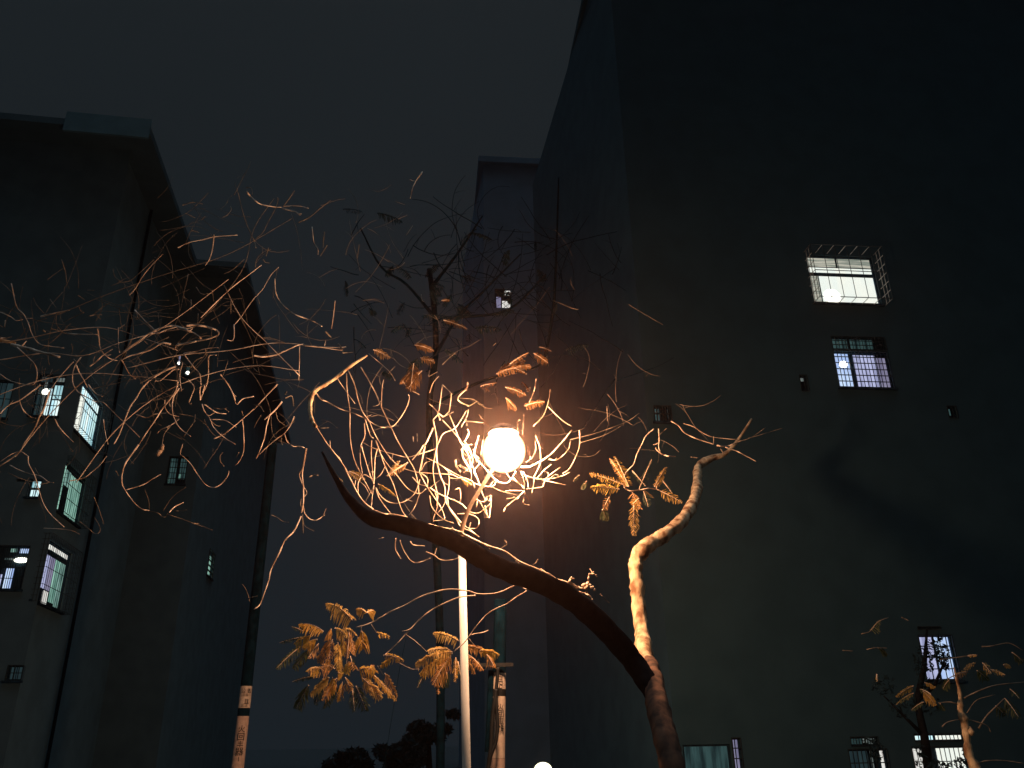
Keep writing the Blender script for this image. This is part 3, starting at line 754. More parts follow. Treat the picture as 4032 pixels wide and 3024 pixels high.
MAIN = {'Z4': '''
9 11.9 11.9 1820,1655 1740,1630 1620,1605 1470,1563 1310,1513 1200,1493 1130,1488 1030,1450
11 11.9 12.0 1035,1452 955,1388 890,1290 840,1190 790,1095
8 12.0 12.0 800,1106 740,1010 650,900 580,790 520,700
6 12.4 805,265 812,430 835,600 835,760 850,920 890,1060 960,1200
6 12.6 820,240 870,350 900,470 940,590 1000,680 1050,790 1100,880 1170,980 1260,1070 1390,1120 1530,1135 1740,1148
4 12.2 720,300 780,390 880,530
6 12.3 540,435 580,490 640,515 750,575 860,610 950,650 1000,680 1080,725 1150,738 1210,725 1270,660 1330,560 1352,480 1345,450
5 11.5 520,700 570,740 650,738
6 12.8 930,210 1000,330 1060,440 1110,560 1190,730 1260,870 1350,1020 1400,1110 1430,1230 1435,1310
7 12.5 965,660 1010,800 1040,830
5 12.3 960,700 965,810 930,900 925,1020 945,1140
6 12.3 935,900 970,1020 1010,1150 1040,1220
6 12.6 1025,850 1020,960 1030,1100 1040,1230
6 12.4 1075,920 1055,1000 1050,1100 1045,1230
4 12.2 1045,1240 1030,1340 1020,1440
6 12.4 1060,850 1100,960 1130,1050 1180,1160 1220,1250 1260,1380 1290,1460 1325,1515
6 12.5 1060,860 1110,980 1180,1080 1250,1160 1320,1250 1390,1300 1450,1310 1500,1270
6 12.6 1060,1260 1100,1330 1160,1380 1250,1398 1340,1365 1400,1310 1430,1240 1445,1190
6 12.2 1060,1270 1090,1350 1160,1450 1200,1500
6 12.3 900,1080 940,1160 990,1250 1030,1320
4 12.2 970,1380 1010,1310 1040,1250
5 12.6 905,1300 910,1210 960,1150 1040,1185 1100,1150 1140,1080
4 12.6 950,870 1050,920 1200,965 1330,995 1420,975
4 12.8 1110,560 1180,590 1255,660
4 12.8 1110,560 1115,400 1130,320
5 12.4 1035,552 1080,540 1110,500
3 12.8 985,660 985,540 1010,400 1060,290 1130,190
3 12.5 1075,630 1030,640 980,655
4 12.7 1000,95 1080,160 1180,250 1230,330
3 12.7 1170,270 1230,200
4 12.7 1290,330 1350,400 1440,450
9 12.4 1560,740 1500,870 1470,900 1430,980
8 12.5 1560,670 1590,830 1590,1000 1620,1150 1660,1250 1670,1380 1720,1460 1800,1560 1870,1620 1960,1690
6 12.4 1640,370 1615,560 1600,620
7 12.4 1720,440 1710,530 1700,600
4 12.4 1640,360 1680,400 1720,440
6 12.3 1700,620 1750,740 1800,870 1890,1010
6 12.3 1640,670 1740,780 1820,880 1860,960 1890,1080
7 12.5 1600,880 1650,790 1740,750 1790,690 1850,590
5 12.4 1600,880 1580,960 1560,1090 1570,1200 1600,1330 1590,1420
8 12.2 1860,345 1850,400 1780,470 1790,510 1870,550
5 12.2 1870,550 1900,535 1940,510
3 12.4 1780,480 1900,490 1990,540
8 12.4 1620,670 1600,610 1650,640 1695,602
6 12.5 1560,670 1600,615 1560,560 1525,530
5 12.6 1420,975 1560,930 1600,900
6 12.6 1380,1020 1420,970 1500,870
6 12.5 1490,900 1470,1000 1455,1110
5 12.5 1440,1130 1460,1030 1480,920
6 12.4 1440,1130 1500,1240 1560,1330 1620,1420 1655,1500 1650,1540 1560,1550
7 12.3 1530,1260 1600,1310 1690,1350 1800,1400 1880,1470 1960,1480 2060,1400
8 12.3 1680,1340 1700,1440 1760,1530 1800,1600 1880,1640 1950,1680
5 12.4 1450,1130 1510,1180 1510,1250
5 12.3 1380,1170 1440,1230 1510,1250
5 12.4 1570,1280 1600,1400 1560,1540
5 12.3 1530,1330 1550,1430 1640,1530 1740,1570
6 12.2 1770,1490 1860,1490 1940,1520 1960,1570 1930,1615 1860,1610 1790,1560
5 12.3 1750,1280 1790,1270 1800,1340 1790,1400
6 12.3 1930,1330 1940,1370 2010,1385 2030,1360
6 12.3 2055,1340 2065,1370 2055,1450 2045,1525 1970,1390
4 12.3 2065,1400 2010,1450 1960,1480
4 12.5 1500,1000 1620,1060 1720,1140 1860,1210
5 12.5 1600,1050 1700,1110 1830,1180
4 12.4 1750,1020 1760,1080 1800,1130
5 12.3 1790,1060 1830,1085 1870,1100
5 12.2 1760,780 1810,880 1900,885
7 12.1 1860,750 1868,800 1830,860
4 12.2 1845,640 1855,720
5 12.1 1820,900 1815,990 1850,1060 1890,1130 1890,1190
6 12.1 1830,880 1890,970 1900,1000
5 12.1 1910,930 1930,1000 1960,1050 1915,1120 1950,1200 1990,1320 2020,1370
4 12.5 1385,815 1390,860
4 12.5 1420,790 1425,860
5 12.6 1530,435 1560,350 1610,290
4 12.7 1530,240 1522,290 1540,285
4 12.7 1530,290 1600,250
4 12.8 1640,190 1690,140 1760,85
5 12.4 1690,1100 1700,1200 1690,1300 1650,1420 1600,1480
4 12.4 1510,1300 1560,1240 1640,1180
4 12.5 1350,1500 1400,1430 1440,1320
4 12.6 1210,960 1195,1020 1160,960
5 12.2 1340,1040 1240,1100 1150,1160
4 12.5 740,990 790,1090 850,1150 960,1240 1000,1310
5 12.4 1320,1360 1380,1380
4 12.3 2110,0 2080,30
5 12.4 1460,1110 1490,1050 1530,1030
4 12.5 1640,650 1740,600
''', 'Z5': '''
10 12.35 1110,955 1200,950 1290,905 1380,850 1450,780 1530,690 1600,600
5 12.4 1380,880 1450,888 1520,840 1570,780 1590,700
6 12.4 1675,600 1680,680 1670,780 1620,900 1570,980 1510,1020
6 12.3 1150,1040 1220,1060 1310,1075 1400,1070 1500,1045 1585,1005
5 12.3 1390,1075 1400,1060 1440,1030 1475,1040 1440,1065
4 12.1 1110,1000 1140,1090 1145,1200 1190,1280
5 12.3 1240,1060 1230,1140 1215,1210
6 12.2 1490,960 1420,1010 1360,1060 1330,1120 1310,1150 1160,1170
5 12.3 1405,930 1330,990 1270,1060
5 12.3 1380,1060 1370,1010 1340,1000
4 12.3 1310,1080 1450,1110 1545,1130
5 12.4 1250,650 1290,760 1300,860 1290,940 1230,1060
4 12.4 1250,700 1250,800 1210,880
7 12.2 1100,490 1080,520 1075,600
4 12.4 1140,440 1135,520 1125,640
6 12.5 1255,100 1245,180 1225,250 1190,330
4 12.5 1200,170 1195,300
4 12.6 1230,560 1330,450 1380,300 1390,200
4 12.6 1370,370 1450,450 1530,520 1600,560
6 12.2 700,650 670,760 655,850 700,900 780,990
4 12.2 740,700 720,840
8 12.1 640,1110 720,1135 830,1145 880,1080
9 12.1 780,990 850,1070 900,1105 980,1110 1020,1060
8 12.1 500,1060 580,1070 640,1100 660,1160
4 12.2 410,1060 500,1070
7 12.1 1030,1060 1080,1110 1130,1150 1140,1190
7 12.1 960,1190 1040,1185 1130,1190
7 12.1 1145,1190 1080,1250 990,1320 960,1350 940,1395
6 12.1 975,1265 1055,1250
6 12.1 1140,1250 1135,1310 1195,1325
3 12.2 830,1150 920,1190 1000,1210 1080,1230
7 12.1 1060,1000 1020,1070 980,1110
5 12.3 560,700 620,800 640,900 610,1000
5 12.3 530,780 550,860 600,940 630,1000
6 12.2 620,900 700,1100 740,1220 765,1280
5 12.2 650,970 690,940
7 12.2 590,590 600,620 570,700
6 12.2 670,1240 680,1270 740,1295 775,1270
6 12.2 800,1240 825,1250 800,1450 760,1330
5 12.3 480,880 490,950 530,1000
5 12.3 500,940 600,1000
5 12.3 600,400 580,480 530,570
4 12.3 570,510 680,520 760,530
4 12.3 690,340 760,380 830,390
4 12.4 700,450 800,560
5 12.2 1130,1000 1170,1080 1180,1160
4 12.2 960,1000 1000,1060 1040,1090
5 12.2 880,1080 840,1100 800,1150
5 12.1 1160,910 1200,880 1200,850
''', 'W1': '''
9 11.9 11.9 1480,-15 1600,45 1700,90 1820,130 1930,205 2050,255 2150,300 2212,345
6 11.9 1480,0 1560,30
5 11.9 1690,90 1715,118
5 11.9 1900,200 1925,218
5 11.5 2010,410 1960,400 1900,360 1850,340 1805,325
6 11.5 1838,335 1838,355
9 11.6 1915,370 1850,400 1780,430 1700,442 1620,440 1560,420 1490,410 1400,408 1300,430 1200,465 1100,520 1000,565 930,605 850,650 740,685
7 11.7 1610,452 1500,462 1400,500 1300,550 1220,610 1150,680 1100,735 1030,810 960,875 940,890
7 11.7 1980,400 1970,425 1900,465 1840,510 1750,550 1680,600 1610,680 1560,750 1520,800 1450,860
5 12.2 1700,705 1660,720 1600,730 1565,740
4 12.2 1105,735 1180,790 1255,860
4 12.2 1560,765 1600,815
6 11.6 1250,135 1310,160 1350,190 1400,197 1450,190 1485,178
5 11.6 1325,110 1310,160
6 11.8 1135,60 1160,85 1240,92
6 11.8 1028,35 1025,110 1065,185
5 11.8 1060,50 1080,110 1130,190 1170,213 1220,205 1280,180
5 11.8 905,40 940,30
5 11.9 1820,50 1835,80 1790,110
4 11.9 2060,190 2045,215 2020,235
3 12.0 780,675 775,720
3 12.0 850,660 890,720
4 12.1 690,720 680,860 670,960
4 12.0 1055,940 1100,965 1150,985 1200,985
3 12.1 895,960 940,1030
''', 'C4': '''
10 11.9 -120,1055 0,1140 100,1220 240,1300
10 12.0 240,1300 380,1380 550,1460 700,1540 850,1590 950,1640 1010,1720
15 12.1 240,1295 370,1325 490,1360 540,1358 650,1430 700,1450 800,1480 860,1480
14 12.1 500,1360 525,1290 560,1230
8 12.1 570,1260 615,1265
20 12.20 800,1420 850,1400 890,1440 870,1500
12 12.20 890,1400 890,1340
12 12.20 900,1400 930,1330 925,1250 940,1165
9 12.20 940,1165 985,1155 1040,1160 1035,1110
8 12.20 1080,1180 1110,1220
14 12.20 980,1460 1030,1440
12 12.20 1050,1505 1065,1515
14 12.20 900,1400 980,1400
16 12.15 870,1560 900,1590
6 12.1 650,1430 655,1480
10 12.1 600,1540 640,1545 700,1550
4 11.1 1180,1600 1260,1680 1380,1790
''', 'W2': '''
6 12.6 870,195 875,290 870,350 885,395
4 12.6 940,190 870,255
8 12.6 845,360 860,385 910,420 960,433 1015,437
7 13.2 980,130 1040,165 1090,225 1160,265 1240,295 1350,330
8 13.2 1380,340 1450,350 1520,330 1590,300
3 13.3 1590,300 1680,270 1800,185
3 13.3 1650,280 1800,235 1950,190
6 13.2 1450,355 1550,390 1600,415 1720,480
4 13.2 1090,150 1180,180 1260,235 1360,270 1560,290
5 13.2 1352,260 1348,330
5 13.2 1410,370 1440,420
5 13.4 1150,440 1215,450
6 12.4 830,195 760,260 720,340 680,420 655,500 600,560 572,610 570,700 600,730 650,745
8 12.4 570,705 620,735 700,730 790,715 880,730
3 12.6 100,290 300,240 450,190 600,130 700,60
3 12.6 180,320 400,250 560,160
4 12.5 420,0 425,130
'''}

# ---- the forked tree: trunk, two heavy limbs
def heavy(mb, z, pts, per=8, n=18, bump=.10, lump=.12, seed=3):
    """pts: x, y, radius in photograph pixels, Y"""
    r_ = random.Random(seed); q = []
    for x, y, r, Y in pts:
        X, Yp = zp(z, x, y); q.append((X, Yp, r, Y))
    c = crom(q, per); out = []; rad = []
    for i, (x, y, r, Y) in enumerate(c):
        out.append(P(x, y, Y)); rad.append(r * pxm(x, y, Y) * (1 + lump * math.sin(i * .9 + seed) * .5 + r_.uniform(-lump, lump) * .5))
    st = random.getstate(); random.seed(seed); mb.tube(out, rad, n, bump=bump); random.setstate(st)
    return out, rad
tb = P(2670, 3100, 9.9)
tree = thing('leaning_tree', 'bare leaning tree forking right of the street lamp, its twigs tangled round the glowing globe', 'tree', (tb.x, tb.y, 0))
m = MB()
F = lambda x, y: (x, y)
lower = [(2700, 3460, 62, 9.9), (2678, 3250, 58, 9.95), (2664, 3120, 54, 10.0), (2648, 3020, 51, 10.1), (2624, 2920, 49, 10.3), (2596, 2810, 46, 10.7), (2578, 2720, 42, 11.2), (2568, 2650, 36, 11.8), (2556, 2610, 32, 12.2)]
o3, r3 = heavy(m, 'F', lower, 6, 22, .06, .08, 5)
q = Vector(o3[0])
m.tube([Vector((q.x, q.y, 0)), Vector((q.x, q.y, .12)), q], [r3[0] * 1.7, r3[0] * 1.3, r3[0] * 1.05], 22, bump=.06)
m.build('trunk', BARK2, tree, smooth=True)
m = MB()
tp = [(2562, 2640, 33, 12.0), (2545, 2600, 32, 12.4), (2528, 2500, 28.5, 12.9), (2516, 2400, 27.5, 13.15), (2509, 2310, 28, 13.2), (2502, 2235, 26, 13.25), (2510, 2195, 27, 13.3), (2535, 2160, 32, 13.4), (2572, 2135, 29, 13.6), (2622, 2102, 26, 13.8), (2680, 2055, 25, 14.2),
      (2722, 1995, 23, 14.9), (2744, 1930, 20, 15.8), (2746, 1880, 17, 16.6), (2752, 1835, 15, 17.2), (2800, 1805, 14, 17.6), (2850, 1790, 9, 17.8), (2900, 1740, 6, 18.0), (2960, 1650, 4, 18.2)]
heavy(m, 'F', tp, 6, 22, .09, .14, 5)
m.build('limb', BARK, tree, smooth=True)
m = MB()
lp = [(2640, 2960, 22, 10.28), (2616, 2870, 29, 10.55), (2598, 2790, 33, 10.85), (2556, 2700, 40, 11.3), (2485, 2594, 43, 11.5), (2400, 2494, 44, 11.2), (2300, 2399, 43, 10.6), (2200, 2329, 43, 10.2), (2090, 2279, 42, 9.9), (1978, 2242, 40, 9.7), (1880, 2189, 39, 9.6), (1800, 2140, 36, 9.6),
      (1700, 2099, 34, 9.6), (1580, 2066, 33, 9.6), (1460, 2040, 28, 9.7), (1375, 1965, 17, 9.8), (1310, 1860, 9, 9.9), (1268, 1780, 4, 10.0)]
heavy(m, 'F', lp, 6, 20, .05, .06, 8)
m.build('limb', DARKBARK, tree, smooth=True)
m = MB()                                                                    # the lit curling limb left of the tangle
heavy(m, 'Z4', [(985, 110, 4, 12.6), (850, 195, 6, 12.5), (720, 300, 7, 12.4), (620, 365, 7, 12.3), (540, 412, 8, 12.2), (505, 460, 9, 12.1), (488, 540, 8, 12.0), (492, 620, 7, 11.8), (512, 690, 8, 11.6), (540, 730, 5, 11.4)], 6, 12, .12, .2, 4)
m.build('limb', BARK, tree, smooth=True)

def add_strands(data, root, Yfun, thick=8, mt=TWIG, wk=1.0):
    """the 100 largest strands are parts of their own, the finest go into one mesh that is returned"""
    todo = []
    for z, txt in data.items():
        for line in txt.strip().splitlines():
            w, Ys, pts = parse(line)
            if not Ys: a = Yfun(z); b = a + rs.uniform(-.35, .35)
            elif len(Ys) == 1: a = Ys[0]; b = a + rs.uniform(-.12, .12)
            else: a, b = Ys
            L = sum(math.dist(p, q) for p, q in zip(pts, pts[1:])) / ZONES[z][2]
            todo.append((w * L, w, z, pts, a, b))
    todo.sort(key=lambda t: -t[0]); rest = MB(); ntw = 0
    for _, w, z, pts, a, b in todo:
        own = w >= thick or ntw < 98
        m = MB() if own else rest
        o_, r_ = strand3d(z, pts, w * wk, a, b, 6, .62); m.tube(o_, r_, 9 if w >= thick else 6, bump=.08)
        if w >= 5 and len(pts) > 3 and rs.random() < .4:
            i = rs.randrange(2, len(o_) - 2); d = (o_[i + 1] - o_[i]).normalized()
            s_ = Vector((rs.uniform(-1, 1), rs.uniform(-.4, .4), rs.uniform(-.2, 1))); s_ = (s_ + d * .9).normalized(); L = rs.uniform(.05, .15)
            m.tube([o_[i], o_[i] + s_ * L * .5 + Vector((0, 0, -.01)), o_[i] + s_ * L], [r_[i] * .6, r_[i] * .5, r_[i] * .3], 5)
        if own:
            if w < thick: ntw += 1
            m.build('branch' if w >= thick else 'twig', THIN if w <= 3 else mt, root, smooth=True)
    return rest
REST_MAIN = add_strands(MAIN, tree, lambda z: 12.3, wk=.76)

# ---- the tree on the left whose twigs spread over the left half
lt = P(400, 3024, 15.5)
lt.x -= 4.0
ltree = thing('bare_tree', 'bare tree spreading curling twigs across the left side in front of the caged windows', 'tree', (lt.x, lt.y, 0))
m = MB(); a = P(-700, 1700, 14.5); b = P(-300, 1450, 13.6)
m.tube([Vector((lt.x, lt.y, 0)), Vector((lt.x, lt.y, .3)), Vector((lt.x - .1, lt.y - .3, 1.8)), (Vector((lt.x, lt.y, 2)) + a) / 2, a], [.24, .19, .16, .14, .12], 14, bump=.06); m.build('trunk', BARK, ltree, smooth=True)
m = MB(); m.tube([a, b, P(-60, 1330, 13.3), P(60, 1350, 13.2)], [.12, .08, .045, .02], 12, bump=.08); m.build('limb', BARK, ltree, smooth=True)
m = MB(); m.tube([a, P(-350, 1800, 13.5), P(-90, 1890, 12.6), P(0, 1834, 12.6)], [.10, .06, .03, .012], 10, bump=.08); m.build('limb', BARK, ltree, smooth=True)
REST_LEFT = add_strands(LEFT, ltree, lambda z: rs.uniform(12.2, 13.2), thick=9, mt=PALETWIG, wk=.92)
m = MB(); o_, r_ = strand3d('Z2', [(1417, -5), (1412, 30), (1392, 62), (1368, 100)], 16, 12.8, 12.8, 5, 1.0); m.tube(o_, [r * k for r, k in zip(r_, [.3] + [.6, .85, 1, 1, 1.05, 1.1, 1.1, 1.1, 1.1, 1.1, 1.1, 1.0, .9, .8, .4])], 8); m.build('seed_pod', TWIG, ltree, smooth=True)
# faint fine twigs seen between the lit ones
def random_twigs(mb, boxes, count, Yr, wr=(1.4, 2.6), Lr=(50, 240), seed=1):
    r_ = random.Random(seed)
    for _ in range(count):
        x0, y0, x1, y1 = r_.choice(boxes); x = r_.uniform(x0, x1); y = r_.uniform(y0, y1); a = r_.uniform(0, 6.28); L = r_.uniform(*Lr); k = r_.gauss(0, .12)
        pts = [(x, y)]; Y = r_.uniform(*Yr)
        for i in range(7):
            a += k + r_.gauss(0, .06); x += math.cos(a) * L / 7; y += math.sin(a) * L / 7; pts.append((x, y))
        o_, rr2 = strand3d('F', pts, r_.uniform(*wr), Y, Y + r_.uniform(-.4, .4), 2, .5); mb.tube(o_, rr2, 5)
        if r_.random() < .6:
            i = r_.randrange(3, len(o_) - 3); s_ = Vector((r_.uniform(-1, 1), r_.uniform(-.5, .5), r_.uniform(-1, 1))).normalized(); L2 = r_.uniform(.08, .4)
            mb.tube([o_[i], o_[i] + s_ * L2 * .5 + Vector((0, 0, .02)), o_[i] + s_ * L2], [rr2[i] * .7, rr2[i] * .6, rr2[i] * .4], 4)
m = REST_LEFT; random_twigs(m, [(0, 1100, 900, 1900), (0, 1200, 1300, 1700), (100, 1150, 1200, 1500), (500, 700, 1600, 1300)], 190, (12.6, 15.5), seed=5)
tag(m.build('fine_twigs', THIN, ltree, smooth=True), kind='stuff')
m = REST_MAIN; random_twigs(m, [(1200, 1350, 1700, 2050), (1500, 1200, 2300, 1450), (2150, 1000, 2500, 1700), (2350, 1500, 2900, 1850)], 38, (12.8, 15.0), (1.2, 2.0), seed=9)
tag(m.build('fine_twigs', THIN, tree, smooth=True), kind='stuff')

# ---- fronds
fr = random.Random(21)
def frond(root, z, a, b, L, Y, mt=LEAF, arch=.12, droop=.45, wd=4.2, tilt=None, dY=None, sides=(1, 1), stem=TWIG):
    """feather leaf: rachis from a to b (zone pixels), pinnae up to L photograph pixels long"""
    ax, ay = zp(z, *a); bx, by = zp(z, *b); dY = fr.uniform(-.25, .25) if dY is None else dY
    A = P(ax, ay, Y); B = P(bx, by, Y + dY); s = pxm(ax, ay, Y); Lm = L * s
    ln = (B - A).length; ctrl = (A + B) / 2 + Vector((0, 0, 1)) * ln * arch
    view = (EYE - A).normalized()
    tl = fr.uniform(-.9, .9) if tilt is None else tilt
    nb = max(6, int(ln / (6.4 * s))); wd = min(wd, 4.4) * .95; L = L * 1.12
    if mt is LEAF: mt = fr.choice((LEAF, LEAF, LEAF2, LEAF3))
    fold = fr.uniform(.2, 1.1)
    pts = []
    for i in range(nb + 1):
        t = i / nb; pts.append(A * (1 - t) ** 2 + ctrl * 2 * t * (1 - t) + B * t * t)
    m = MB(); m.tube(pts, [2.2 * s * (1 - .7 * i / nb) for i in range(nb + 1)], 5)
    for i in range(1, nb + 1):
        t = i / nb; p = pts[i]; d = (pts[i] - pts[i - 1]).normalized()
        side = d.cross(view).normalized(); nn = side.cross(d).normalized(); side = (side * math.cos(tl) + nn * math.sin(tl)).normalized()
        prof = math.sin(math.pi * min(1, .18 + .80 * t)) ** .55
        for k, sg in enumerate((1, -1)):
            ll = Lm * 1.1 * prof * sides[k] * fr.uniform(.62, 1.12)
            if ll < 3 * s: continue
            dr = (side * sg + d * fr.uniform(.25, .75) + Vector((0, 0, -1)) * fold * droop + nn * fr.uniform(-.25, .25)).normalized()
            K = 4; q0 = p; w0 = wd * s * .5 * fr.uniform(.8, 1.2); cen = []
            for j in range(K + 1):
                u = j / K; cen.append(p + dr * ll * u + Vector((0, 0, -1)) * ll * droop * u * u + Vector((fr.gauss(0, 1), fr.gauss(0, 1), fr.gauss(0, 1))) * ll * .018)
            vs = []
            for j, c in enumerate(cen):
                u = j / K; ww = w0 * (.7 + .6 * math.sin(math.pi * (u * .8 + .1))) * (1 if j < K else .35)
                tdir = (cen[min(j + 1, K)] - cen[max(j - 1, 0)]).normalized(); acr = (d - tdir * d.dot(tdir)).normalized()
                rot = fr.uniform(.0, 1.0) * sg
                nn2 = tdir.cross(acr); acr = acr * math.cos(rot) + nn2 * math.sin(rot)
                vs += [c - acr * ww, c + acr * ww]
            m.add(vs, [(2 * j, 2 * j + 1, 2 * j + 3, 2 * j + 2) for j in range(K)], 1)
    return m.build('frond', [stem, mt], root)
Fd = lambda z, L, Y, items, **k: [frond(tree, z, (a[0], a[1]), (a[2], a[3]), (a[4] if len(a) > 4 else L), Y + fr.uniform(-.12, .12), **k) for a in items]
# big lit cluster under the limb
Fd('C9', 30, 12.35, [(1180, 370, 810, 130, 34), (770, 530, 430, 425, 30), (1380, 265, 1500, 250, 26), (1370, 260, 1240, 205, 20), (680, 640, 480, 735, 28), (600, 600, 370, 690, 30),
                     (880, 495, 800, 640, 20), (930, 480, 1095, 600, 30), (1060, 490, 1222, 575, 22)], arch=.22, droop=.8, wd=6.5)
Fd('C9', 36, 12.3, [(1315, 520, 1330, 745, 40), (1260, 1085, 1500, 1090, 36), (930, 1060, 745, 1050, 30), (770, 1085, 540, 1080, 26), (1250, 1080, 1120, 960, 22)], arch=.35, droop=.7, wd=6.5)
Fd('C9', 30, 12.3, [(1480, 1140, 1800, 1500, 22), (1640, 1120, 1810, 1460, 24), (1520, 540, 1710, 600, 16), (975, 690, 990, 1060, 34), (1135, 540, 1105, 900, 20), (1150, 600, 1215, 870, 16)], arch=.04, droop=.35, wd=5)
Fd('C9', 26, 12.5, [(970, 1110, 1040, 1150, 22), (850, 1180, 590, 1420, 26), (1080, 1180, 1160, 1360, 24), (1330, 1190, 1590, 1470, 30), (960, 1190, 760, 1500, 28), (850, 650, 700, 960, 26), (900, 640, 840, 960, 22)], arch=.06, droop=.5, wd=4.5)
Fd('C9', 26, 12.7, [(450, 740, 110, 1045, 22), (560, 800, 350, 1050, 24), (540, 600, 145, 690, 10), (660, 1160, 330, 1240, 10), (560, 1290, 390, 1610, 34), (960, 1300, 790, 1600, 30), (1230, 1300, 1370, 1640, 32),
                     (1180, 1350, 1210, 1650, 24), (470, 520, 320, 460, 8), (760, 1200, 660, 1560, 20), (1150, 880, 1190, 1050, 22)], arch=.08, droop=.5, wd=3.2, mt=DIMLEAF)
Fd('C9', 26, 12.55, [(700, 700, 560, 900, 24), (1060, 640, 1020, 860, 22), (860, 900, 800, 1060, 20), (1130, 960, 1090, 1120, 22), (900, 1180, 880, 1420, 24), (1040, 1240, 1000, 1500, 26), (700, 1060, 600, 1160, 20), (1260, 620, 1230, 760, 22), (1420, 1240, 1480, 1440, 22)], arch=.08, droop=.5, wd=3.4)
Fd('W1', 20, 12.3, [(940, 885, 1085, 925, 20), (1000, 905, 920, 970, 14), (820, 1000, 870, 960, 20)], arch=.1, droop=.5, wd=6)
# second cluster, behind the pole
Fd('W1', 30, 12.45, [(1485, 780, 1305, 722, 26), (1420, 845, 1270, 850, 34), (1440, 860, 1175, 950, 34), (1440, 870, 1210, 1015, 34), (1430, 890, 1305, 1090, 34), (1330, 1080, 1338, 1170, 12), (1465, 900, 1460, 1080, 14),
                      (1520, 815, 1690, 865, 22), (1640, 850, 1775, 880, 22), (1690, 880, 1740, 965, 24), (1550, 880, 1660, 985, 20), (1540, 920, 1605, 1025, 12)], arch=.14, droop=.7, wd=5)
Fd('W1', 22, 12.7, [(1250, 1010, 1185, 1120, 14), (1400, 1010, 1390, 1120, 20), (1480, 930, 1500, 1040, 16)], mt=DIMLEAF, wd=3)
# cluster right of the lamp, pinnae clearly apart
Fd('W2', 28, 12.45, [(600, 700, 445, 455, 14), (612, 700, 490, 440, 30), (560, 680, 270, 585, 20), (530, 720, 285, 700, 28), (440, 790, 390, 890, 22), (655, 860, 655, 1118, 32), (640, 745, 700, 890, 30), (700, 800, 640, 855, 26),
                      (835, 700, 935, 530, 14), (850, 712, 920, 612, 8), (735, 725, 830, 800, 6), (880, 735, 1070, 835, 24)], arch=.05, droop=.25, wd=2.6)
Fd('W2', 22, 12.7, [(700, 720, 810, 460, 22), (740, 740, 780, 870, 22), (900, 640, 990, 760, 16), (640, 560, 760, 700, 14)], arch=.03, droop=.25, wd=1.8, mt=DIMLEAF)
Fd('W2', 16, 12.7, [(180, 600, 125, 655, 10), (245, 650, 195, 720, 12), (380, 900, 420, 990, 22)], mt=DIMLEAF, wd=4, arch=.1)
# above and behind the lamp
Fd('Z6', 18, 12.6, [(870, 1160, 1190, 1075, 22), (900, 1125, 1150, 1030, 18), (1000, 1065, 1180, 955, 14), (1100, 1080, 1210, 1095, 14), (1230, 960, 1370, 1055, 22), (1290, 900, 1400, 940, 14), (720, 1280, 870, 1250, 16), (760, 1300, 800, 1330, 10),
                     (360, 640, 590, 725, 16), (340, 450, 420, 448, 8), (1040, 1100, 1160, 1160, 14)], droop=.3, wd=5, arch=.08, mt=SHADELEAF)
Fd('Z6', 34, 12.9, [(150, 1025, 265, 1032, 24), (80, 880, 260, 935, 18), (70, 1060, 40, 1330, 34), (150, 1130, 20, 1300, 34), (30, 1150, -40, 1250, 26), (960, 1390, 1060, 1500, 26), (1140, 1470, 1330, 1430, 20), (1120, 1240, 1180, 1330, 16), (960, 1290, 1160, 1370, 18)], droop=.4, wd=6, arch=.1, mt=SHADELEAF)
Fd('Z4', 16, 12.7, [(1080, 1230, 1230, 1330, 16), (720, 1180, 775, 1210, 8), (1330, 1060, 1170, 1160, 16), (1800, 1180, 1900, 1240, 14), (830, 1120, 960, 1190, 18), (1270, 1030, 1180, 1130, 14), (1040, 60, 1180, 130, 20), (1450, 130, 1570, 170, 18)], wd=3.5, droop=.3)

# ---- the tree behind with a dark upright trunk and faint feathery crown
bt = P(1735, 3010, 18.5)
btree = thing('feathery_tree', 'dark tree behind the lamp with a black upright trunk and faint feathery crown', 'tree', (bt.x, bt.y, 0))
m = MB(); tpp = [Vector((bt.x, bt.y, 0)), Vector((bt.x, bt.y, .3))] + [P(x, y, 18.5) for x, y in ((1735, 2700), (1725, 2300), (1700, 1900), (1690, 1600), (1715, 1400), (1712, 1250), (1700, 1130), (1690, 1060))]
m.tube([Vector(p) for p in crom([tuple(v) for v in tpp], 4)], [.15 * (1 - .0085 * i) * (.62 if i > 4 else 1) for i in range(37)], 14, bump=.05); m.build('trunk', BLACKBARK, btree, smooth=True)
m = MB()
for pts in ([(1715, 1400), (1800, 1250), (1900, 1150), (2050, 1000)], [(1712, 1250), (1600, 1120), (1500, 1050), (1420, 900)], [(1700, 1130), (1800, 1000), (1900, 850)], [(2150, 1400), (2180, 1200), (2190, 1000), (2200, 700)], [(1690, 1600), (1900, 1500), (2100, 1450), (2150, 1400)], [(1800, 1250), (2000, 1220), (2150, 1080)]):
    o_, r_ = strand3d('F', pts, 14, 18.3, 17.6, 5, .4); m.tube(o_, r_, 8)
m.build('limbs', BLACKBARK, btree, smooth=True)
m = MB(); mbl = MB()
random_twigs(m, [(1350, 800, 2300, 1500), (1500, 900, 2200, 1300), (2100, 1000, 2500, 1700)], 110, (14, 18), (2.5, 4.5), (80, 300), seed=31)
tag(m.build('twigs', BLACKBARK, btree, smooth=True), kind='stuff')
fr2 = random.Random(44)
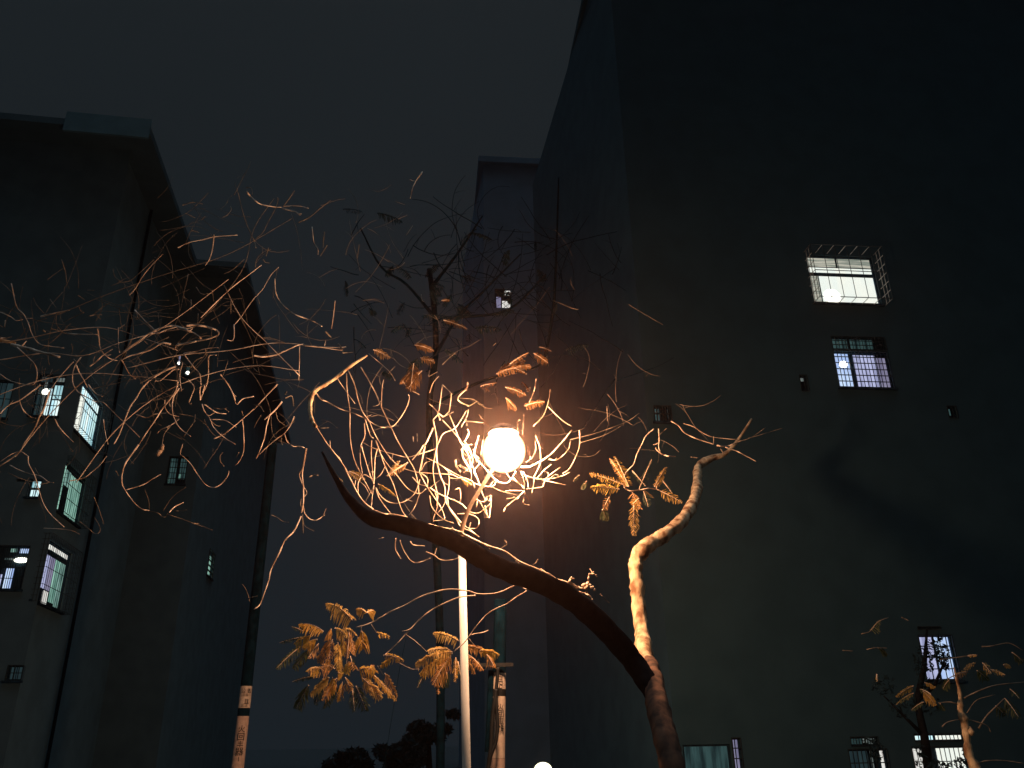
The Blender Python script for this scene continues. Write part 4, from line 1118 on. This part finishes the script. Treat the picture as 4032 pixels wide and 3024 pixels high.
for i in range(40):
    x = fr2.gauss(1780, 230); y = fr2.gauss(1180, 190); a = fr2.uniform(0, 6.28); L = fr2.uniform(50, 120)
    if 1900 < x < 2060 and 1110 < y < 1230: continue
    frond(btree, 'F', (x, y), (x + L * math.cos(a), y + L * math.sin(a) * .6), fr2.uniform(12, 24), fr2.uniform(16.5, 18.5), mt=DARKLEAF, wd=4, droop=.5, stem=BLACKBARK)
for x, y, dx, dy in ((1935, 1190, 20, 14), (1985, 1158, 22, -8), (2020, 1180, -24, 6), (1950, 1150, 40, 10)):
    frond(btree, 'F', (x, y), (x + dx, y + dy), 13, 17.5, mt=DARKLEAF, wd=6, droop=.5, stem=BLACKBARK)

# ---- young tree at the lower right
yt = P(3905, 3060, 15.0)
ytree = thing('young_tree', 'slender young tree with a reddish trunk and drooping fronds at the lower right', 'tree', (yt.x, yt.y, 0))
m = MB(); o_, r_ = heavy(m, 'W6', [(1760, 2000, 24, 15), (1740, 1850, 22, 15), (1680, 1659, 20, 15), (1610, 1500, 15, 15), (1595, 1350, 13, 15), (1575, 1220, 14, 15), (1550, 1120, 15, 15), (1520, 1020, 11, 15), (1520, 900, 8, 15), (1505, 800, 6, 15), (1480, 700, 5, 15), (1450, 560, 3, 15)], 5, 14, .12, .25, 6)
q = Vector(o_[0]); m.tube([Vector((q.x, q.y, 0)), q], [r_[0] * 1.3, r_[0]], 14)
c = P(*zp('W6', 1640, 1280), 14.95)
m.tube([P(*zp('W6', 1600, 1230), 15), c, P(*zp('W6', 1645, 1310), 14.95)], [.05, .055, .02], 10, bump=.15)
m.build('trunk', BARK, ytree, smooth=True)
for line in ('7 1560,900 1700,830 1900,760 2212,725', '7 1720,1230 1800,1100 1950,950 2000,900', '6 1480,960 1400,940 1280,950', '5 1300,480 1450,460 1590,440 1700,430', '5 1750,340 1870,330 2050,300 2200,380', '5 1320,1210 1380,1160 1500,1130', '5 1600,1130 1800,1190 1850,1270',
             '6 1640,1650 1780,1585 2000,1580 2212,1610', '4 1590,1060 1700,920 1900,860', '4 1380,690 1460,650 1600,620', '4 440,200 540,170 620,70 740,20', '4 500,370 600,350 720,355', '4 240,380 350,385', '4 880,20 960,55'):
    w_, _, pts = parse(line); m = MB(); o_, r_ = strand3d('W6', pts, w_, 15, 15, 5, .5); m.tube(o_, r_, 7); m.build('branch', THIN, ytree, smooth=True)
for a in ((1680, 520, 1560, 585, 12), (1760, 515, 1850, 625, 20), (1850, 590, 2000, 645, 12), (1990, 535, 2070, 570, 9), (1600, 615, 1450, 660, 14), (1130, 730, 1250, 790, 10), (1110, 820, 1245, 970, 20), (1010, 765, 820, 890, 14), (1010, 845, 820, 970, 10),
          (610, 640, 612, 720, 7), (1600, 440, 1700, 430, 7)):
    frond(ytree, 'W6', a[:2], a[2:4], a[4], 14.8, wd=5, droop=.5, arch=.12)
for a in ((1120, 940, 985, 1030, 14), (2000, 900, 2150, 1100, 34), (2060, 800, 2160, 900, 20), (2080, 400, 2200, 500, 20), (1300, 960, 1340, 1030, 14), (1400, 700, 1330, 800, 18), (1700, 600, 1820, 700, 22), (540, 170, 640, 60, 22), (620, 350, 720, 420, 18), (1900, 980, 2000, 1080, 22), (1200, 860, 1080, 800, 14)):
    frond(ytree, 'W6', a[:2], a[2:4], a[4], 15.3, mt=DIMLEAF, wd=4, droop=.5, arch=.12)

# ---- leafy shrubs: dark leaves in front of the lit windows, and a far hedge line against the sky
def leaf_cloud(mb, blobs, Y, size, count, seed, flat=.0):
    r_ = random.Random(seed)
    for x, y, rx, ry, k in blobs:
        for _ in range(int(count * k)):
            a = r_.uniform(0, 6.28); q_ = math.sqrt(r_.random()); px_, py_ = x + rx * q_ * math.cos(a), y + ry * q_ * math.sin(a)
            c = P(px_, py_, Y + r_.gauss(0, .25)); s = size * r_.uniform(.6, 1.4)
            d = Vector((r_.gauss(0, 1), r_.gauss(0, .6), r_.gauss(0, 1))).normalized(); e_ = d.orthogonal().normalized(); e_.rotate(Matrix.Rotation(r_.uniform(0, 6.28), 3, d))
            b_ = d.cross(e_)
            mb.add([c - d * s, c - e_ * s * .34 + b_ * s * .08, c + d * s, c + e_ * s * .34 + b_ * s * .08], [(0, 1, 2, 3)])
sh = P(3650, 3060, 19.0)
shrub = thing('leafy_tree', 'dark leafy tree standing in front of the lit windows at the lower right', 'tree', (sh.x, sh.y, 0))
m = MB(); m.tube([Vector((sh.x, sh.y, 0)), P(3640, 2900, 19), P(3610, 2760, 19), P(3640, 2620, 19), P(3650, 2480, 19)], [.12, .09, .07, .05, .02], 10, bump=.08)
m.tube([P(3610, 2760, 19), P(3680, 2700, 19), P(3720, 2600, 19)], [.05, .04, .02], 8); m.tube([P(3640, 2900, 19), P(3560, 2820, 19), P(3480, 2740, 19)], [.05, .03, .015], 8)
m.build('trunk', DARKBARK, shrub, smooth=True)
m = MB(); leaf_cloud(m, [(3672, 2560, 28, 45, 1.5), (3712, 2575, 26, 38, 1.5), (3700, 2510, 14, 16, .5), (3660, 2625, 16, 20, .45), (3722, 2622, 14, 14, .45), (3712, 2600, 20, 18, .4), (3640, 2690, 34, 20, .8), (3722, 2690, 26, 12, .5), (3620, 2600, 26, 60, 1.3),
                         (3625, 2955, 26, 22, .7), (3640, 3000, 40, 24, .8), (3700, 3012, 55, 16, 1.0), (3785, 3008, 28, 24, .9), (3800, 2960, 8, 20, .3), (3450, 2960, 28, 40, 1.2), (3420, 2920, 30, 20, .4), (3560, 2780, 60, 50, 1.6), (3480, 2700, 50, 40, 1.2), (3650, 2780, 60, 40, 1.3)], 19.0, .055, 60, 3)
m.build('crown', DARKLEAF, shrub)
for i, (x, y, Y, lab) in enumerate(((1560, 2960, 44.0, 'low round dark tree against the sky, left of the stay wire foot'), (1690, 2900, 46.0, 'taller round dark tree against the sky, just left of the lamp pole'), (1390, 3000, 43.0, 'lowest dark tree on the skyline under the frond cluster'))):
    bs_ = P(x, 3040, Y); ft_ = thing('far_tree', lab, 'tree', (bs_.x, bs_.y, 0), 'far trees on the skyline')
    m = MB(); top_ = P(x, y, Y); m.tube([Vector((bs_.x, bs_.y, 0)), Vector((bs_.x, bs_.y, .4)), top_], [.22, .16, .07], 8); m.build('trunk', DARKBARK, ft_, smooth=True)
    m = MB(); r_ = random.Random(60 + i)
    leaf_cloud(m, [(x + r_.gauss(0, 45), y + r_.gauss(0, 30), r_.uniform(18, 42), r_.uniform(14, 32), 1) for _ in range(16)], Y, .20, 90, 70 + i)
    m.build('crown', DARKLEAF, ft_)

# ================================================================== HAZE, added to give the lamp its lens-glare halo
m = MB(); m.box((0, 40, 24), Vector((45, 0, 0)), Vector((0, 46, 0)), Vector((0, 0, 25.5)))
hz = m.build('added_haze', bpy.data.materials.new('glare_haze')); hm = hz.data.materials[0]; hm.use_nodes = True; n = hm.node_tree; n.nodes.clear()
o = n.nodes.new('ShaderNodeOutputMaterial'); pv = n.nodes.new('ShaderNodeVolumePrincipled'); pv.inputs['Color'].default_value = (1, .62, .50, 1)
pv.inputs['Density'].default_value = HAZE; pv.inputs['Anisotropy'].default_value = .935
n.links.new(pv.outputs[0], o.inputs['Volume']); hz.display_type = 'WIRE'
tag(hz, kind='stuff')
